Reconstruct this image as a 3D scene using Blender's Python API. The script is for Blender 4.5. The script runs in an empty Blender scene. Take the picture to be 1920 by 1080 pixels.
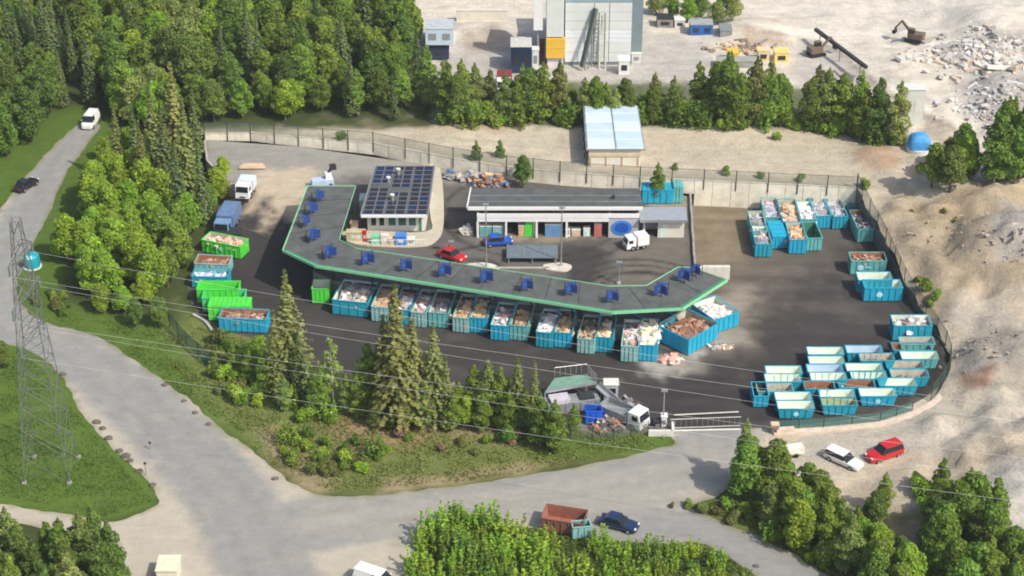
import bpy, bmesh, math, random
import numpy as np
from mathutils import Vector, Matrix, noise
from mathutils.geometry import delaunay_2d_cdt, tessellate_polygon
R = random.Random(7)
rad = math.radians
SC = bpy.context.scene
COL = SC.collection

# ---------------------------------------------------------------- camera, sky, sun, exposure
CAM_H, PITCH, FPX = 130.0, rad(30), 3600.0
CAM_Y = -CAM_H / math.tan(PITCH)
cam = bpy.data.cameras.new('camera'); cam_o = bpy.data.objects.new('camera', cam); COL.objects.link(cam_o)
cam_o.location = (0, CAM_Y, CAM_H); cam_o.rotation_euler = (math.pi / 2 - PITCH, 0, 0)
cam.sensor_width = 36; cam.lens = 36 * FPX / 1920; cam.clip_start = 1; cam.clip_end = 6000
SC.camera = cam_o
SC.cycles.filter_width = 1.9
SUN_EL, SUN_XY = rad(47), (1.0, -0.82)
world = bpy.data.worlds.new('World'); SC.world = world; world.use_nodes = True
wn = world.node_tree; bg = wn.nodes['Background']
sky = wn.nodes.new('ShaderNodeTexSky'); sky.sky_type = 'NISHITA'; sky.sun_disc = False
sky.sun_elevation = SUN_EL; sky.sun_rotation = math.atan2(SUN_XY[0], SUN_XY[1])
sky.air_density = 1.0; sky.dust_density = 3.0; sky.ozone_density = .35
wn.links.new(sky.outputs[0], bg.inputs[0]); bg.inputs[1].default_value = 0.15
sun = bpy.data.lights.new('sun', 'SUN'); sun.energy = 3.9; sun.angle = rad(0.55); sun.color = (1.0, 0.93, 0.82)
sun_o = bpy.data.objects.new('sun', sun); COL.objects.link(sun_o)
_h = math.hypot(*SUN_XY)
sd = Vector((SUN_XY[0] / _h * math.cos(SUN_EL), SUN_XY[1] / _h * math.cos(SUN_EL), math.sin(SUN_EL)))
sun_o.rotation_euler = sd.to_track_quat('Z', 'Y').to_euler(); sun_o.location = (60, -60, 120)
SC.view_settings.view_transform = 'Standard'; SC.view_settings.look = 'None'
SC.view_settings.exposure = 0.12; SC.view_settings.gamma = 1.0; SC.view_settings.use_curve_mapping = False

# ---------------------------------------------------------------- helpers
SP, CP = math.sin(PITCH), math.cos(PITCH)
def P(u, v, z=0.0):
    a, b = (u - 960) / FPX, -(v - 540) / FPX
    d = (a, b * SP + CP, b * CP - SP)
    t = (z - CAM_H) / d[2]
    return Vector((a * t, CAM_Y + d[1] * t, z))
def uv_of(x, y, z):
    dy, dz = y - CAM_Y, z - CAM_H
    dep = dy * CP - dz * SP
    up = dy * SP + dz * CP
    return 960 + FPX * x / dep, 540 - FPX * up / dep

def srgb(r, g, b):
    f = lambda c: (c / 255 / 12.92) if c / 255 <= .04045 else ((c / 255 + .055) / 1.055) ** 2.4
    return (f(r), f(g), f(b))

MATS = {}
def mat(name, col, rough=.7, metal=0., var=.18, scale=1.2, bump=0., attr=None, coat=0.):
    if name in MATS: return MATS[name]
    m = bpy.data.materials.new(name); m.use_nodes = True; nt = m.node_tree; N, L = nt.nodes, nt.links
    b = N['Principled BSDF']; b.inputs['Roughness'].default_value = rough; b.inputs['Metallic'].default_value = metal
    if coat: b.inputs['Coat Weight'].default_value = coat
    tc = N.new('ShaderNodeTexCoord')
    n1 = N.new('ShaderNodeTexNoise'); n1.inputs['Scale'].default_value = scale; n1.inputs['Detail'].default_value = 6; n1.inputs['Roughness'].default_value = .65
    geo = N.new('ShaderNodeNewGeometry'); L.new(geo.outputs['Position'], n1.inputs['Vector'])
    mr = N.new('ShaderNodeMapRange'); mr.inputs['From Min'].default_value = .3; mr.inputs['From Max'].default_value = .7
    mr.inputs['To Min'].default_value = 1 - var; mr.inputs['To Max'].default_value = 1 + var
    L.new(n1.outputs['Fac'], mr.inputs['Value'])
    mx = N.new('ShaderNodeMix'); mx.data_type = 'RGBA'; mx.blend_type = 'MULTIPLY'; mx.inputs[0].default_value = 1
    if attr:
        at = N.new('ShaderNodeAttribute'); at.attribute_name = attr; L.new(at.outputs['Color'], mx.inputs[6])
    else:
        mx.inputs[6].default_value = (*col, 1)
    L.new(mr.outputs[0], mx.inputs[7]); L.new(mx.outputs[2], b.inputs['Base Color'])
    if bump:
        bp = N.new('ShaderNodeBump'); bp.inputs['Strength'].default_value = 1; bp.inputs['Distance'].default_value = bump
        L.new(n1.outputs['Fac'], bp.inputs['Height']); L.new(bp.outputs[0], b.inputs['Normal'])
    MATS[name] = m
    return m

def ground_mat(name, rough=.93, fine=9., amp=.16, amp2=.14, bump=.05):
    m = bpy.data.materials.new(name); m.use_nodes = True; nt = m.node_tree; N, L = nt.nodes, nt.links
    b = N['Principled BSDF']; b.inputs['Roughness'].default_value = rough
    b.inputs['Specular IOR Level'].default_value = .2
    at = N.new('ShaderNodeAttribute'); at.attribute_name = 'Col'
    geo = N.new('ShaderNodeNewGeometry')
    cur = at.outputs['Color']
    for sc_, am, st in ((fine, amp, 1), (.45, amp2, 1), (2.1, amp2 * .7, 1), (.9, amp2 * .7, 6)):
        n = N.new('ShaderNodeTexNoise'); n.inputs['Scale'].default_value = sc_; n.inputs['Detail'].default_value = 5; n.inputs['Roughness'].default_value = .7
        if st > 1:
            mp = N.new('ShaderNodeMapping'); mp.inputs['Scale'].default_value = (.25, 1.6, 1); mp.inputs['Rotation'].default_value = (0, 0, .15)
            L.new(geo.outputs['Position'], mp.inputs[0]); L.new(mp.outputs[0], n.inputs['Vector'])
        else: L.new(geo.outputs['Position'], n.inputs['Vector'])
        mr = N.new('ShaderNodeMapRange'); mr.inputs['From Min'].default_value = .3; mr.inputs['From Max'].default_value = .7
        mr.inputs['To Min'].default_value = 1 - am; mr.inputs['To Max'].default_value = 1 + am
        L.new(n.outputs['Fac'], mr.inputs['Value'])
        mx = N.new('ShaderNodeMix'); mx.data_type = 'RGBA'; mx.blend_type = 'MULTIPLY'; mx.inputs[0].default_value = 1
        L.new(cur, mx.inputs[6]); L.new(mr.outputs[0], mx.inputs[7]); cur = mx.outputs[2]
        if sc_ == 2.1: bn = n
    L.new(cur, b.inputs['Base Color'])
    bp = N.new('ShaderNodeBump'); bp.inputs['Distance'].default_value = bump * 4; bp.inputs['Strength'].default_value = .6
    L.new(bn.outputs['Fac'], bp.inputs['Height']); L.new(bp.outputs[0], b.inputs['Normal'])
    MATS[name] = m
    return m

def leaf_mat(name, col, hue_var=.25, trans=.35):
    m = bpy.data.materials.new(name); m.use_nodes = True; nt = m.node_tree; N, L = nt.nodes, nt.links
    b = N['Principled BSDF']; b.inputs['Roughness'].default_value = .6; b.inputs['Specular IOR Level'].default_value = .25
    at = N.new('ShaderNodeAttribute'); at.attribute_name = 'Col'
    oi = N.new('ShaderNodeObjectInfo')
    hsv = N.new('ShaderNodeHueSaturation')
    m1 = N.new('ShaderNodeMix'); m1.data_type = 'RGBA'; m1.blend_type = 'MULTIPLY'; m1.inputs[0].default_value = 1
    m1.inputs[6].default_value = (*col, 1); L.new(at.outputs['Color'], m1.inputs[7])
    L.new(m1.outputs[2], hsv.inputs['Color'])
    r1 = N.new('ShaderNodeMapRange'); r1.inputs['To Min'].default_value = 1 - hue_var; r1.inputs['To Max'].default_value = 1 + hue_var
    L.new(oi.outputs['Random'], r1.inputs['Value']); L.new(r1.outputs[0], hsv.inputs['Value'])
    wn_ = N.new('ShaderNodeTexWhiteNoise'); wn_.noise_dimensions = '1D'; L.new(oi.outputs['Random'], wn_.inputs['W'])
    r2 = N.new('ShaderNodeMapRange'); r2.inputs['To Min'].default_value = .474; r2.inputs['To Max'].default_value = .514
    L.new(wn_.outputs['Value'], r2.inputs['Value']); L.new(r2.outputs[0], hsv.inputs['Hue'])
    L.new(hsv.outputs[0], b.inputs['Base Color'])
    tr = N.new('ShaderNodeBsdfTranslucent'); L.new(hsv.outputs[0], tr.inputs['Color'])
    ms = N.new('ShaderNodeMixShader'); ms.inputs[0].default_value = trans
    L.new(b.outputs[0], ms.inputs[1]); L.new(tr.outputs[0], ms.inputs[2])
    L.new(ms.outputs[0], N['Material Output'].inputs['Surface'])
    MATS[name] = m
    return m

def mesh_mat(name, col, cover, rough=.6):
    m = bpy.data.materials.new(name); m.use_nodes = True; nt = m.node_tree; N, L = nt.nodes, nt.links
    b = N['Principled BSDF']; b.inputs['Base Color'].default_value = (*col, 1); b.inputs['Roughness'].default_value = rough
    t = N.new('ShaderNodeBsdfTransparent'); ms = N.new('ShaderNodeMixShader'); ms.inputs[0].default_value = cover
    L.new(t.outputs[0], ms.inputs[1]); L.new(b.outputs[0], ms.inputs[2]); L.new(ms.outputs[0], N['Material Output'].inputs['Surface'])
    MATS[name] = m
    return m

class MB:
    """collects geometry, several materials allowed"""
    def __init__(s): s.v, s.f, s.mi, s.mats, s.c = [], [], [], [], None
    def m(s, material):
        if material not in s.mats: s.mats.append(material)
        return s.mats.index(material)
    def add(s, vs, fs, material, M=None, col=None):
        k = len(s.v); i = s.m(material)
        for p in vs:
            p = Vector(p)
            if M is not None: p = M @ p
            s.v.append(tuple(p))
        for f in fs: s.f.append(tuple(k + j for j in f)); s.mi.append(i)
        if col is not None or s.c is not None:
            if s.c is None: s.c = []
            s.c += [(*(col or (1, 1, 1)), 1)] * len(vs)
        return s
    def box(s, c, d, material, rz=0, M=None, col=None, rx=0, ry=0):
        x, y, z = d[0] / 2, d[1] / 2, d[2] / 2
        vs = [(-x, -y, -z), (x, -y, -z), (x, y, -z), (-x, y, -z), (-x, -y, z), (x, -y, z), (x, y, z), (-x, y, z)]
        T = Matrix.Translation(c) @ Matrix.Rotation(rz, 4, 'Z') @ Matrix.Rotation(ry, 4, 'Y') @ Matrix.Rotation(rx, 4, 'X')
        if M is not None: T = M @ T
        return s.add(vs, [(0, 3, 2, 1), (4, 5, 6, 7), (0, 1, 5, 4), (1, 2, 6, 5), (2, 3, 7, 6), (3, 0, 4, 7)], material, T, col)
    def bar(s, a, b, r, material, n=5, r2=None, col=None):
        a, b = Vector(a), Vector(b); d = b - a; L_ = d.length
        if L_ < 1e-5: return s
        q = d.to_track_quat('Z', 'Y').to_matrix().to_4x4(); T = Matrix.Translation(a) @ q
        r2 = r if r2 is None else r2
        vs = [(r * math.cos(2 * math.pi * i / n), r * math.sin(2 * math.pi * i / n), 0) for i in range(n)] + \
             [(r2 * math.cos(2 * math.pi * i / n), r2 * math.sin(2 * math.pi * i / n), L_) for i in range(n)]
        fs = [(i, (i + 1) % n, n + (i + 1) % n, n + i) for i in range(n)] + [tuple(range(n - 1, -1, -1)), tuple(range(n, 2 * n))]
        return s.add(vs, fs, material, T, col)
    def beam(s, a, b, w, h, material):
        a, b = Vector(a), Vector(b); d = b - a
        T = Matrix.Translation((a + b) / 2) @ d.to_track_quat('X', 'Z').to_matrix().to_4x4()
        return s.box((0, 0, 0), (d.length, w, h), material, M=T)
    def prism(s, pts, z0, z1, material, topmat=None):
        n = len(pts); g = lambda z, i: z[i] if isinstance(z, (list, tuple)) else z
        A = sum(pts[i][0] * pts[(i + 1) % n][1] - pts[(i + 1) % n][0] * pts[i][1] for i in range(n))
        if A < 0: pts = pts[::-1]; z0 = z0[::-1] if isinstance(z0, list) else z0; z1 = z1[::-1] if isinstance(z1, list) else z1
        vs = [(p[0], p[1], g(z0, i)) for i, p in enumerate(pts)] + [(p[0], p[1], g(z1, i)) for i, p in enumerate(pts)]
        s.add(vs, [(i, (i + 1) % n, n + (i + 1) % n, n + i) for i in range(n)], material)
        tri = tessellate_polygon([[Vector((p[0], p[1], 0)) for p in pts]])
        def up(t):
            a, b, c = (Vector((pts[j][0], pts[j][1], 0)) for j in t)
            return t if (b - a).cross(c - a).z > 0 else t[::-1]
        tri = [up(t) for t in tri]
        s.add(vs[n:], tri, topmat or material); s.add(vs[:n], [t[::-1] for t in tri], material)
        return s
    def tube(s, rings, material, cap=True, M=None, col=None):
        n = len(rings[0]); vs = [p for r in rings for p in r]
        fs = [(k * n + i, k * n + (i + 1) % n, (k + 1) * n + (i + 1) % n, (k + 1) * n + i) for k in range(len(rings) - 1) for i in range(n)]
        if cap: fs += [tuple(range(n - 1, -1, -1)), tuple((len(rings) - 1) * n + i for i in range(n))]
        return s.add(vs, fs, material, M, col)
    def build(s, name, parent=None, kind=None, smooth=False):
        me = bpy.data.meshes.new(name); me.from_pydata(s.v, [], s.f)
        for m_ in s.mats: me.materials.append(m_)
        me.polygons.foreach_set('material_index', s.mi)
        if s.c is not None:
            ca = me.color_attributes.new('Col', 'FLOAT_COLOR', 'POINT'); ca.data.foreach_set('color', np.array(s.c, dtype=np.float32).ravel())
        if smooth: me.polygons.foreach_set('use_smooth', [True] * len(me.polygons))
        me.update()
        o = bpy.data.objects.new(name, me); COL.objects.link(o)
        if parent is not None: o.parent = parent
        if kind: o['kind'] = kind
        return o

def thing(name, label, cat, loc=(0, 0, 0), rz=0, group=None, s=1):
    o = bpy.data.objects.new(name, None); COL.objects.link(o); o.empty_display_size = .3
    o.location = loc; o.rotation_euler = (0, 0, rz); o.scale = (s, s, s)
    o['label'] = label; o['category'] = cat
    if group: o['group'] = group
    return o
def tag(o, label, cat=None, group=None, kind=None):
    o['label'] = label
    if cat: o['category'] = cat
    if group: o['group'] = group
    if kind: o['kind'] = kind
    return o
def inst(name, me, parent, loc=(0, 0, 0), rz=0, s=(1, 1, 1)):
    o = bpy.data.objects.new(name, me); COL.objects.link(o); o.parent = parent
    o.location = loc; o.rotation_euler = (0, 0, rz); o.scale = s
    return o

# ---------------------------------------------------------------- ground colours (albedo, painted by zone of use)
def sdist(U, V, poly):
    """signed distance to polygon, >0 inside (numpy)"""
    d = np.full(U.shape, 1e9); ins = np.zeros(U.shape, bool); n = len(poly)
    for i in range(n):
        x1, y1 = poly[i]; x2, y2 = poly[(i + 1) % n]
        ex, ey = x2 - x1, y2 - y1; wx, wy = U - x1, V - y1
        t = np.clip((wx * ex + wy * ey) / (ex * ex + ey * ey + 1e-9), 0, 1)
        d = np.minimum(d, np.hypot(wx - ex * t, wy - ey * t))
        c = ((y1 > V) != (y2 > V)) & (U < (x2 - x1) * (V - y1) / (y2 - y1 + 1e-12) + x1)
        ins ^= c
    return np.where(ins, d, -d)
def ldist(U, V, line):
    d = np.full(U.shape, 1e9)
    for (x1, y1), (x2, y2) in zip(line[:-1], line[1:]):
        ex, ey = x2 - x1, y2 - y1; wx, wy = U - x1, V - y1
        t = np.clip((wx * ex + wy * ey) / (ex * ex + ey * ey + 1e-9), 0, 1)
        d = np.minimum(d, np.hypot(wx - ex * t, wy - ey * t))
    return d
def W(pts, z=0.):   # picture traces laid out on the ground, in metres
    return [(P(u, v, z).x, P(u, v, z).y) for u, v in pts]
def sstep(d, lo, hi): t = np.clip((d - lo) / (hi - lo), 0, 1); return t * t * (3 - 2 * t)
def vnoise(X, Y, s, seed=0):
    out = np.empty(X.shape)
    f = noise.fractal
    for i, (x, y) in enumerate(zip(X.ravel(), Y.ravel())):
        out.ravel()[i] = f(Vector((x * s + seed, y * s - seed, seed)), .6, 2.1, 4)
    return out

C_GRASS = np.array((.085, .145, .022)); C_MEADOW = np.array((.14, .17, .048)); C_DRY = np.array((.27, .22, .125)); C_FOREST = np.array((.05, .068, .02))
C_ROAD = np.array((.30, .285, .255)); C_SHOULDER = np.array((.42, .385, .315)); C_ASPH = np.array((.048, .045, .044)); C_DUST = np.array((.17, .15, .12))
C_SAND = np.array((.49, .435, .335)); C_RUST = np.array((.38, .24, .14)); C_PALE = np.array((.60, .555, .47)); C_ROCK = np.array((.34, .33, .31))

ZONES = [ (C_GRASS * .9, [(-80, 460), (-80, 300), (80, 215), (150, 200), (220, 222), (235, 300), (160, 420), (100, 560), (300, 615), (80, 605), (0, 560)], 0, 1.2, .8),
 # colour, polygon (picture trace), plane height, softness in metres, noise wobble in metres
 (C_GRASS, [(-400, 640), (40, 640), (110, 690), (290, 905), (295, 945), (205, 975), (-400, 900)], 0, 1.0, .6),
 (C_GRASS, [(80, 600), (300, 600), (480, 640), (560, 800), (620, 925), (480, 850), (330, 730), (180, 630)], 0, 1.0, .8),
 (C_MEADOW, [(300, 600), (470, 640), (700, 760), (1060, 800), (1240, 800), (1265, 830), (900, 905), (610, 930), (520, 880), (380, 740)], 0, 2.0, 1.5),
 (C_DRY * np.array((1, .92, .9)), [(590, 785), (700, 765), (830, 790), (800, 828), (640, 845)], 0, 1.6, 2.0),
 (C_DRY, [(840, 780), (980, 785), (1010, 825), (850, 825)], 0, 1.4, 1.6),
 (C_DRY * 1.05, [(720, 900), (900, 880), (1080, 858), (1080, 866), (880, 900), (720, 920)], 0, .8, 1.0),
 (C_DRY, [(480, 800), (530, 800), (640, 910), (600, 930), (520, 880)], 0, 1.0, 1.2),
 (C_GRASS, [(1060, 820), (1265, 812), (1265, 835), (1060, 862), (990, 850)], 0, .8, .5),
 (C_MEADOW, [(330, 560), (370, 590), (480, 625), (440, 680), (360, 640)], 0, 1, .6),
 (C_MEADOW * .8, [(770, 1040), (840, 985), (1330, 1010), (1460, 1090), (1460, 1300), (770, 1300)], 0, 1, .6),
 (C_MEADOW * .85, [(1290, 955), (1350, 935), (1420, 905), (1500, 905), (1600, 955), (1920, 1000), (2200, 1300), (1800, 1300), (1560, 1080)], 0, 1, .8),
 (C_SAND * .92, [(1410, 790), (1640, 775), (1780, 700), (2500, 660), (2500, 1100), (1860, 1060), (1820, 960), (1640, 960), (1560, 940), (1400, 900)], 0, 1.2, .8),
 (C_ROAD * 1.1, [(1510, 830), (1560, 800), (1720, 800), (1780, 780), (1700, 850), (1600, 900), (1560, 880)], 0, 1.4, 1.0),
 (C_DRY * .8, [(1650, 990), (1760, 985), (1780, 1040), (1690, 1060)], 0, 1.5, 1),
]
def base_col(X, Y):
    c = np.tile(C_FOREST, (X.size, 1)).reshape(X.shape + (3,))
    nz = vnoise(X, Y, .18, 3.1)
    for col, poly, z, soft, wob in ZONES:
        w = sstep(sdist(X, Y, W(poly, z)) + nz * wob, -soft, soft)[..., None]
        c = c * (1 - w) + col * w
    return c, nz

def grid_object(name, poly, zf, colf, step, mat_, dens=None):
    """a sheet clipped to poly (metres), interior points on a jittered grid"""
    n = len(poly); pts = [Vector(p) for p in poly]
    x0, x1 = min(p[0] for p in poly), max(p[0] for p in poly); y0, y1 = min(p[1] for p in poly), max(p[1] for p in poly)
    gx, gy = np.meshgrid(np.arange(x0, x1, step), np.arange(y0, y1, step))
    rs = np.random.RandomState(4); gx = gx + rs.uniform(-.25, .25, gx.shape) * step; gy = gy + rs.uniform(-.25, .25, gy.shape) * step
    keep = sdist(gx, gy, poly) > step * .45
    pts += [Vector((a, b)) for a, b in zip(gx[keep], gy[keep])]
    vs, _, fs, *_r = delaunay_2d_cdt(pts, [(i, (i + 1) % n) for i in range(n)], [], 1, 1e-5)
    X = np.array([v.x for v in vs]); Y = np.array([v.y for v in vs])
    Z = zf(X, Y) if callable(zf) else np.full(X.shape, float(zf))
    C = colf(X, Y)
    me = bpy.data.meshes.new(name)
    fs = [f if (vs[f[1]] - vs[f[0]]).cross(vs[f[2]] - vs[f[0]]) > 0 else f[::-1] for f in fs]
    me.from_pydata(np.stack([X, Y, Z], 1).tolist(), [], fs)
    ca = me.color_attributes.new('Col', 'FLOAT_COLOR', 'POINT')
    ca.data.foreach_set('color', np.concatenate([C, np.ones((len(X), 1))], 1).astype(np.float32).ravel())
    me.materials.append(mat_); me.polygons.foreach_set('use_smooth', [True] * len(me.polygons)); me.update()
    o = bpy.data.objects.new(name, me); COL.objects.link(o); o['kind'] = 'structure'
    return o

def smooth(pts, k=6, closed=True):
    n = len(pts); out = []
    rng = range(n) if closed else range(n - 1)
    for i in rng:
        g = lambda j: pts[j % n] if closed else pts[max(0, min(n - 1, j))]
        p0, p1, p2, p3 = g(i - 1), g(i), g(i + 1), g(i + 2)
        for t in range(k):
            t /= k
            out.append(tuple(.5 * (2 * b + (-a + c) * t + (2 * a - 5 * b + 4 * c - d) * t * t + (-a + 3 * b - 3 * c + d) * t ** 3) for a, b, c, d in zip(p0, p1, p2, p3)))
    if not closed: out.append(pts[-1])
    return out

# one base sheet out to the horizon
GM = ground_mat('ground_cover')
xs = np.concatenate([[-3000, -900, -400, -250], np.arange(-125, 126, 1.0), [250, 400, 900, 3000]])
ys = np.concatenate([[-600, -200, -110], np.arange(-80, 30, 1.0), np.arange(30, 131, 2.0), [220, 500, 1500, 4000]])
GX, GY = np.meshgrid(xs, ys)
C, _ = base_col(GX, GY)
ny, nx = GX.shape
me = bpy.data.meshes.new('ground')
ids = np.arange(nx * ny).reshape(ny, nx)
fc = np.stack([ids[:-1, :-1], ids[:-1, 1:], ids[1:, 1:], ids[1:, :-1]], -1).reshape(-1, 4)
GZ = -.05 - np.clip((np.abs(GX) - 300) / 600, 0, 1) * .5
me.from_pydata(np.stack([GX, GY, GZ], -1).reshape(-1, 3).tolist(), [], fc.tolist())
ca = me.color_attributes.new('Col', 'FLOAT_COLOR', 'POINT'); ca.data.foreach_set('color', np.concatenate([C.reshape(-1, 3), np.ones((nx * ny, 1))], 1).astype(np.float32).ravel())
me.materials.append(GM); me.update()
go = bpy.data.objects.new('ground', me); COL.objects.link(go); tag(go, 'grass, meadow and forest floor around the recycling yard', kind='structure')

# roads
road_px = [(150, 232), (100, 275), (50, 330), (-10, 405), (-80, 500), (-80, 640), (35, 650), (112, 700), (150, 770), (205, 835), (270, 895), (298, 940), (262, 962), (203, 978),
           (100, 960), (-60, 940), (-60, 965), (60, 985), (205, 1010), (236, 1060), (250, 1120), (800, 1120), (775, 1080), (772, 1040), (800, 1000), (850, 975), (1010, 990), (1110, 1008), (1230, 1020), (1320, 1020),
           (1400, 1068), (1480, 1120), (1620, 1120), (1540, 1072), (1430, 1010), (1300, 955), (1330, 935), (1390, 900), (1440, 860), (1440, 800), (1385, 803), (1262, 806), (1266, 828), (1230, 842), (1100, 872),
           (900, 905), (700, 927), (610, 928), (545, 905), (480, 850), (400, 790), (330, 730), (260, 680), (180, 630), (85, 603), (42, 575), (32, 540), (50, 480), (92, 400), (122, 330), (160, 275), (186, 234)]
road_poly = [(x + .45 * noise.noise(Vector((x * .5, y * .5, 0))), y + .45 * noise.noise(Vector((x * .5, y * .5, 9)))) for x, y in smooth(W(road_px), 9)]
rin = [W([(560, 1200), (470, 1000), (430, 930), (330, 820), (250, 740), (150, 660), (20, 610), (0, 560), (20, 500), (60, 420), (100, 340), (165, 240)]),
       W([(470, 1000), (560, 985), (700, 965), (900, 935), (1100, 905), (1330, 860)]), W([(1150, 975), (1300, 980), (1440, 1050), (1560, 1120)]), W([(1330, 860), (1340, 800)])]
def streak(X, Y, sx=.04, sy=.55, seed=0): return vnoise(X * sx / .3, Y * sy / .3, .3, 20. + seed)
def road_col(X, Y):
    d = sdist(X, Y, road_poly); nz = vnoise(X, Y, .3, 8.)
    c = np.tile(C_SHOULDER, (X.size, 1)).reshape(X.shape + (3,))
    lane = np.minimum.reduce([ldist(X, Y, r) for r in rin])
    w = sstep(-lane + nz * .9, -6.4, -3.6)[..., None]
    trk = (.05 * np.sin(lane * 2.5 + nz * 1.5) * sstep(-lane, -6.5, -3) + .05 * vnoise(X, Y, .9, 3.3))[..., None]
    U, V = uv_of(X, Y, 0)
    grey = np.array((.255, .257, .245))
    c = c * (1 - w) + grey * w
    # worn, dusty turning area and tyre lines
    tr = W([(560, 975), (900, 950), (1100, 925), (1300, 880)])
    for off in (-1.2, 1.2):
        l2 = [(x + off * .25, y + off) for x, y in tr]
        w2 = (sstep(-ldist(X, Y, l2) + nz * .3, -.9, -.2) * .3)[..., None]
        c = c * (1 - w2) + grey * .85 * w2
    dusty = sstep(sdist(X, Y, W([(560, 950), (1260, 870), (1420, 810), (1420, 930), (1250, 960), (850, 1000), (560, 1010)])) + nz * 1.5, -2, 2)[..., None] * .35
    c = c * (1 - dusty) + C_SHOULDER * .95 * dusty
    patch = sstep(nz, .25, .6)[..., None] * .35
    c = c * (1 - patch) + C_SHOULDER * .8 * patch
    g = sstep(-d + nz * .6, -.55, .3)[..., None] * .7
    return (c * (1 - g) + (C_MEADOW * .5 + C_DRY * .5) * g) * (1 + trk)
o = grid_object('road', road_poly, -.02, road_col, .8, ground_mat('worn_road', fine=7, amp=.10, amp2=.08, bump=.02))
tag(o, 'worn grey asphalt road with pale gravel shoulders')

# lower yard (dark asphalt)
yard_px = [(440, 372), (405, 400), (398, 440), (368, 480), (352, 540), (372, 590), (420, 618), (500, 640), (560, 665), (640, 700), (860, 735), (1000, 745), (1060, 802), (1200, 812), (1262, 808),
           (1385, 803), (1455, 800), (1640, 780), (1735, 745), (1772, 700), (1768, 650), (1730, 590), (1690, 540), (1650, 450), (1608, 372), (1250, 372), (900, 420), (600, 420)]
yard_poly = smooth(W(yard_px), 3)
dust_w = [(W([(1290, 372), (1620, 372), (1560, 470), (1480, 530), (1400, 600), (1390, 640), (1290, 660), (1290, 520)]), 1.0, 3.0, np.array((.125, .108, .086))),
          (W([(1280, 380), (1400, 385), (1395, 470), (1350, 505), (1290, 490)]), .9, 2.0, np.array((.23, .185, .12))),
          (W([(1300, 560), (1400, 540), (1400, 640), (1300, 670)]), .8, 2.0, np.array((.34, .30, .24))),
          (W([(430, 360), (600, 350), (600, 385), (560, 400), (440, 395)]), 1., 1.6, np.array((.40, .33, .24))),
          (W([(1190, 668), (1240, 655), (1320, 670), (1260, 690), (1200, 695)]), .8, .8, np.array((.40, .38, .34))),
          (W([(1100, 790), (1210, 785), (1260, 806), (1200, 815), (1100, 815)]), 1., .8, np.array((.25, .235, .2))),
          (W([(430, 280), (1290, 280), (1290, 400), (430, 360)]), .6, 2., np.array((.2, .18, .15)))]
def yard_col(X, Y):
    nz = vnoise(X, Y, .22, 1.7); n2 = vnoise(X, Y, .06, 9.7)
    c = np.tile(C_ASPH, (X.size, 1)).reshape(X.shape + (3,)) * (1 + .25 * n2[..., None])
    for poly, a, soft, col in dust_w:
        w = (sstep(sdist(X, Y, poly) + nz * 3.0, -soft * 2.2, soft * 2.2) * a)[..., None]; c = c * (1 - w) + col * w
    w = (sstep(nz * .6 + n2 * .6, .15, .75) * .35)[..., None]
    c = c * (1 - w) + np.array((.12, .108, .095)) * w
    d = sdist(X, Y, yard_poly); g = (sstep(-d + nz * .5, -1.0, .2) * .5)[..., None]
    c = c * (1 + .22 * streak(X, Y)[..., None] * sstep(X, 5, 25)[..., None])
    return c * (1 - g) + C_DUST * g
o = grid_object('yard', yard_poly, -.005, yard_col, .9, ground_mat('yard_asphalt', fine=8, amp=.1, amp2=.12, bump=.015))
tag(o, 'dark asphalt yard with brown dust and tyre marks')

# raised platform and the lot behind it
ZP = 2.0
roof_out = [(577, 349), (530, 471), (592, 500), (1148, 587), (1280, 580), (1364, 526)]
roof_in = [(1296, 502), (1272, 501), (1212, 536), (1142, 537), (862, 495), (667, 466), (636, 450), (667, 349)]
ZR = 6.2
ro = [P(u, v, ZR).to_2d() for u, v in roof_out]; ri = [P(u, v, ZR).to_2d() for u, v in roof_in]
def inset_line(line, d):
    out = []
    for i, p in enumerate(line):
        n = Vector((0, 0))
        for a, b in ((i - 1, i), (i, i + 1)):
            if 0 <= a and b < len(line):
                e = (line[b] - line[a]).normalized(); n += Vector((-e.y, e.x))
        n.normalize()
        c = 1
        if 0 < i < len(line) - 1:
            e = (line[i + 1] - line[i]).normalized(); c = max(.5, n.dot(Vector((-e.y, e.x))))
        out.append(p + n * d / c)
    return out
plat_edge = inset_line(ro, 3.7)
pe = [tuple(p) for p in plat_edge]
back = W([(1292, 368), (1120, 352), (950, 338), (850, 322), (760, 303), (560, 275), (385, 262)], ZP)
plat_poly = pe[:-1] + [tuple((plat_edge[-1] + plat_edge[-2]) / 2)] + W([(1301, 505)], ZP) + back + W([(388, 300), (430, 345), (478, 346)], ZP)
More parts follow.
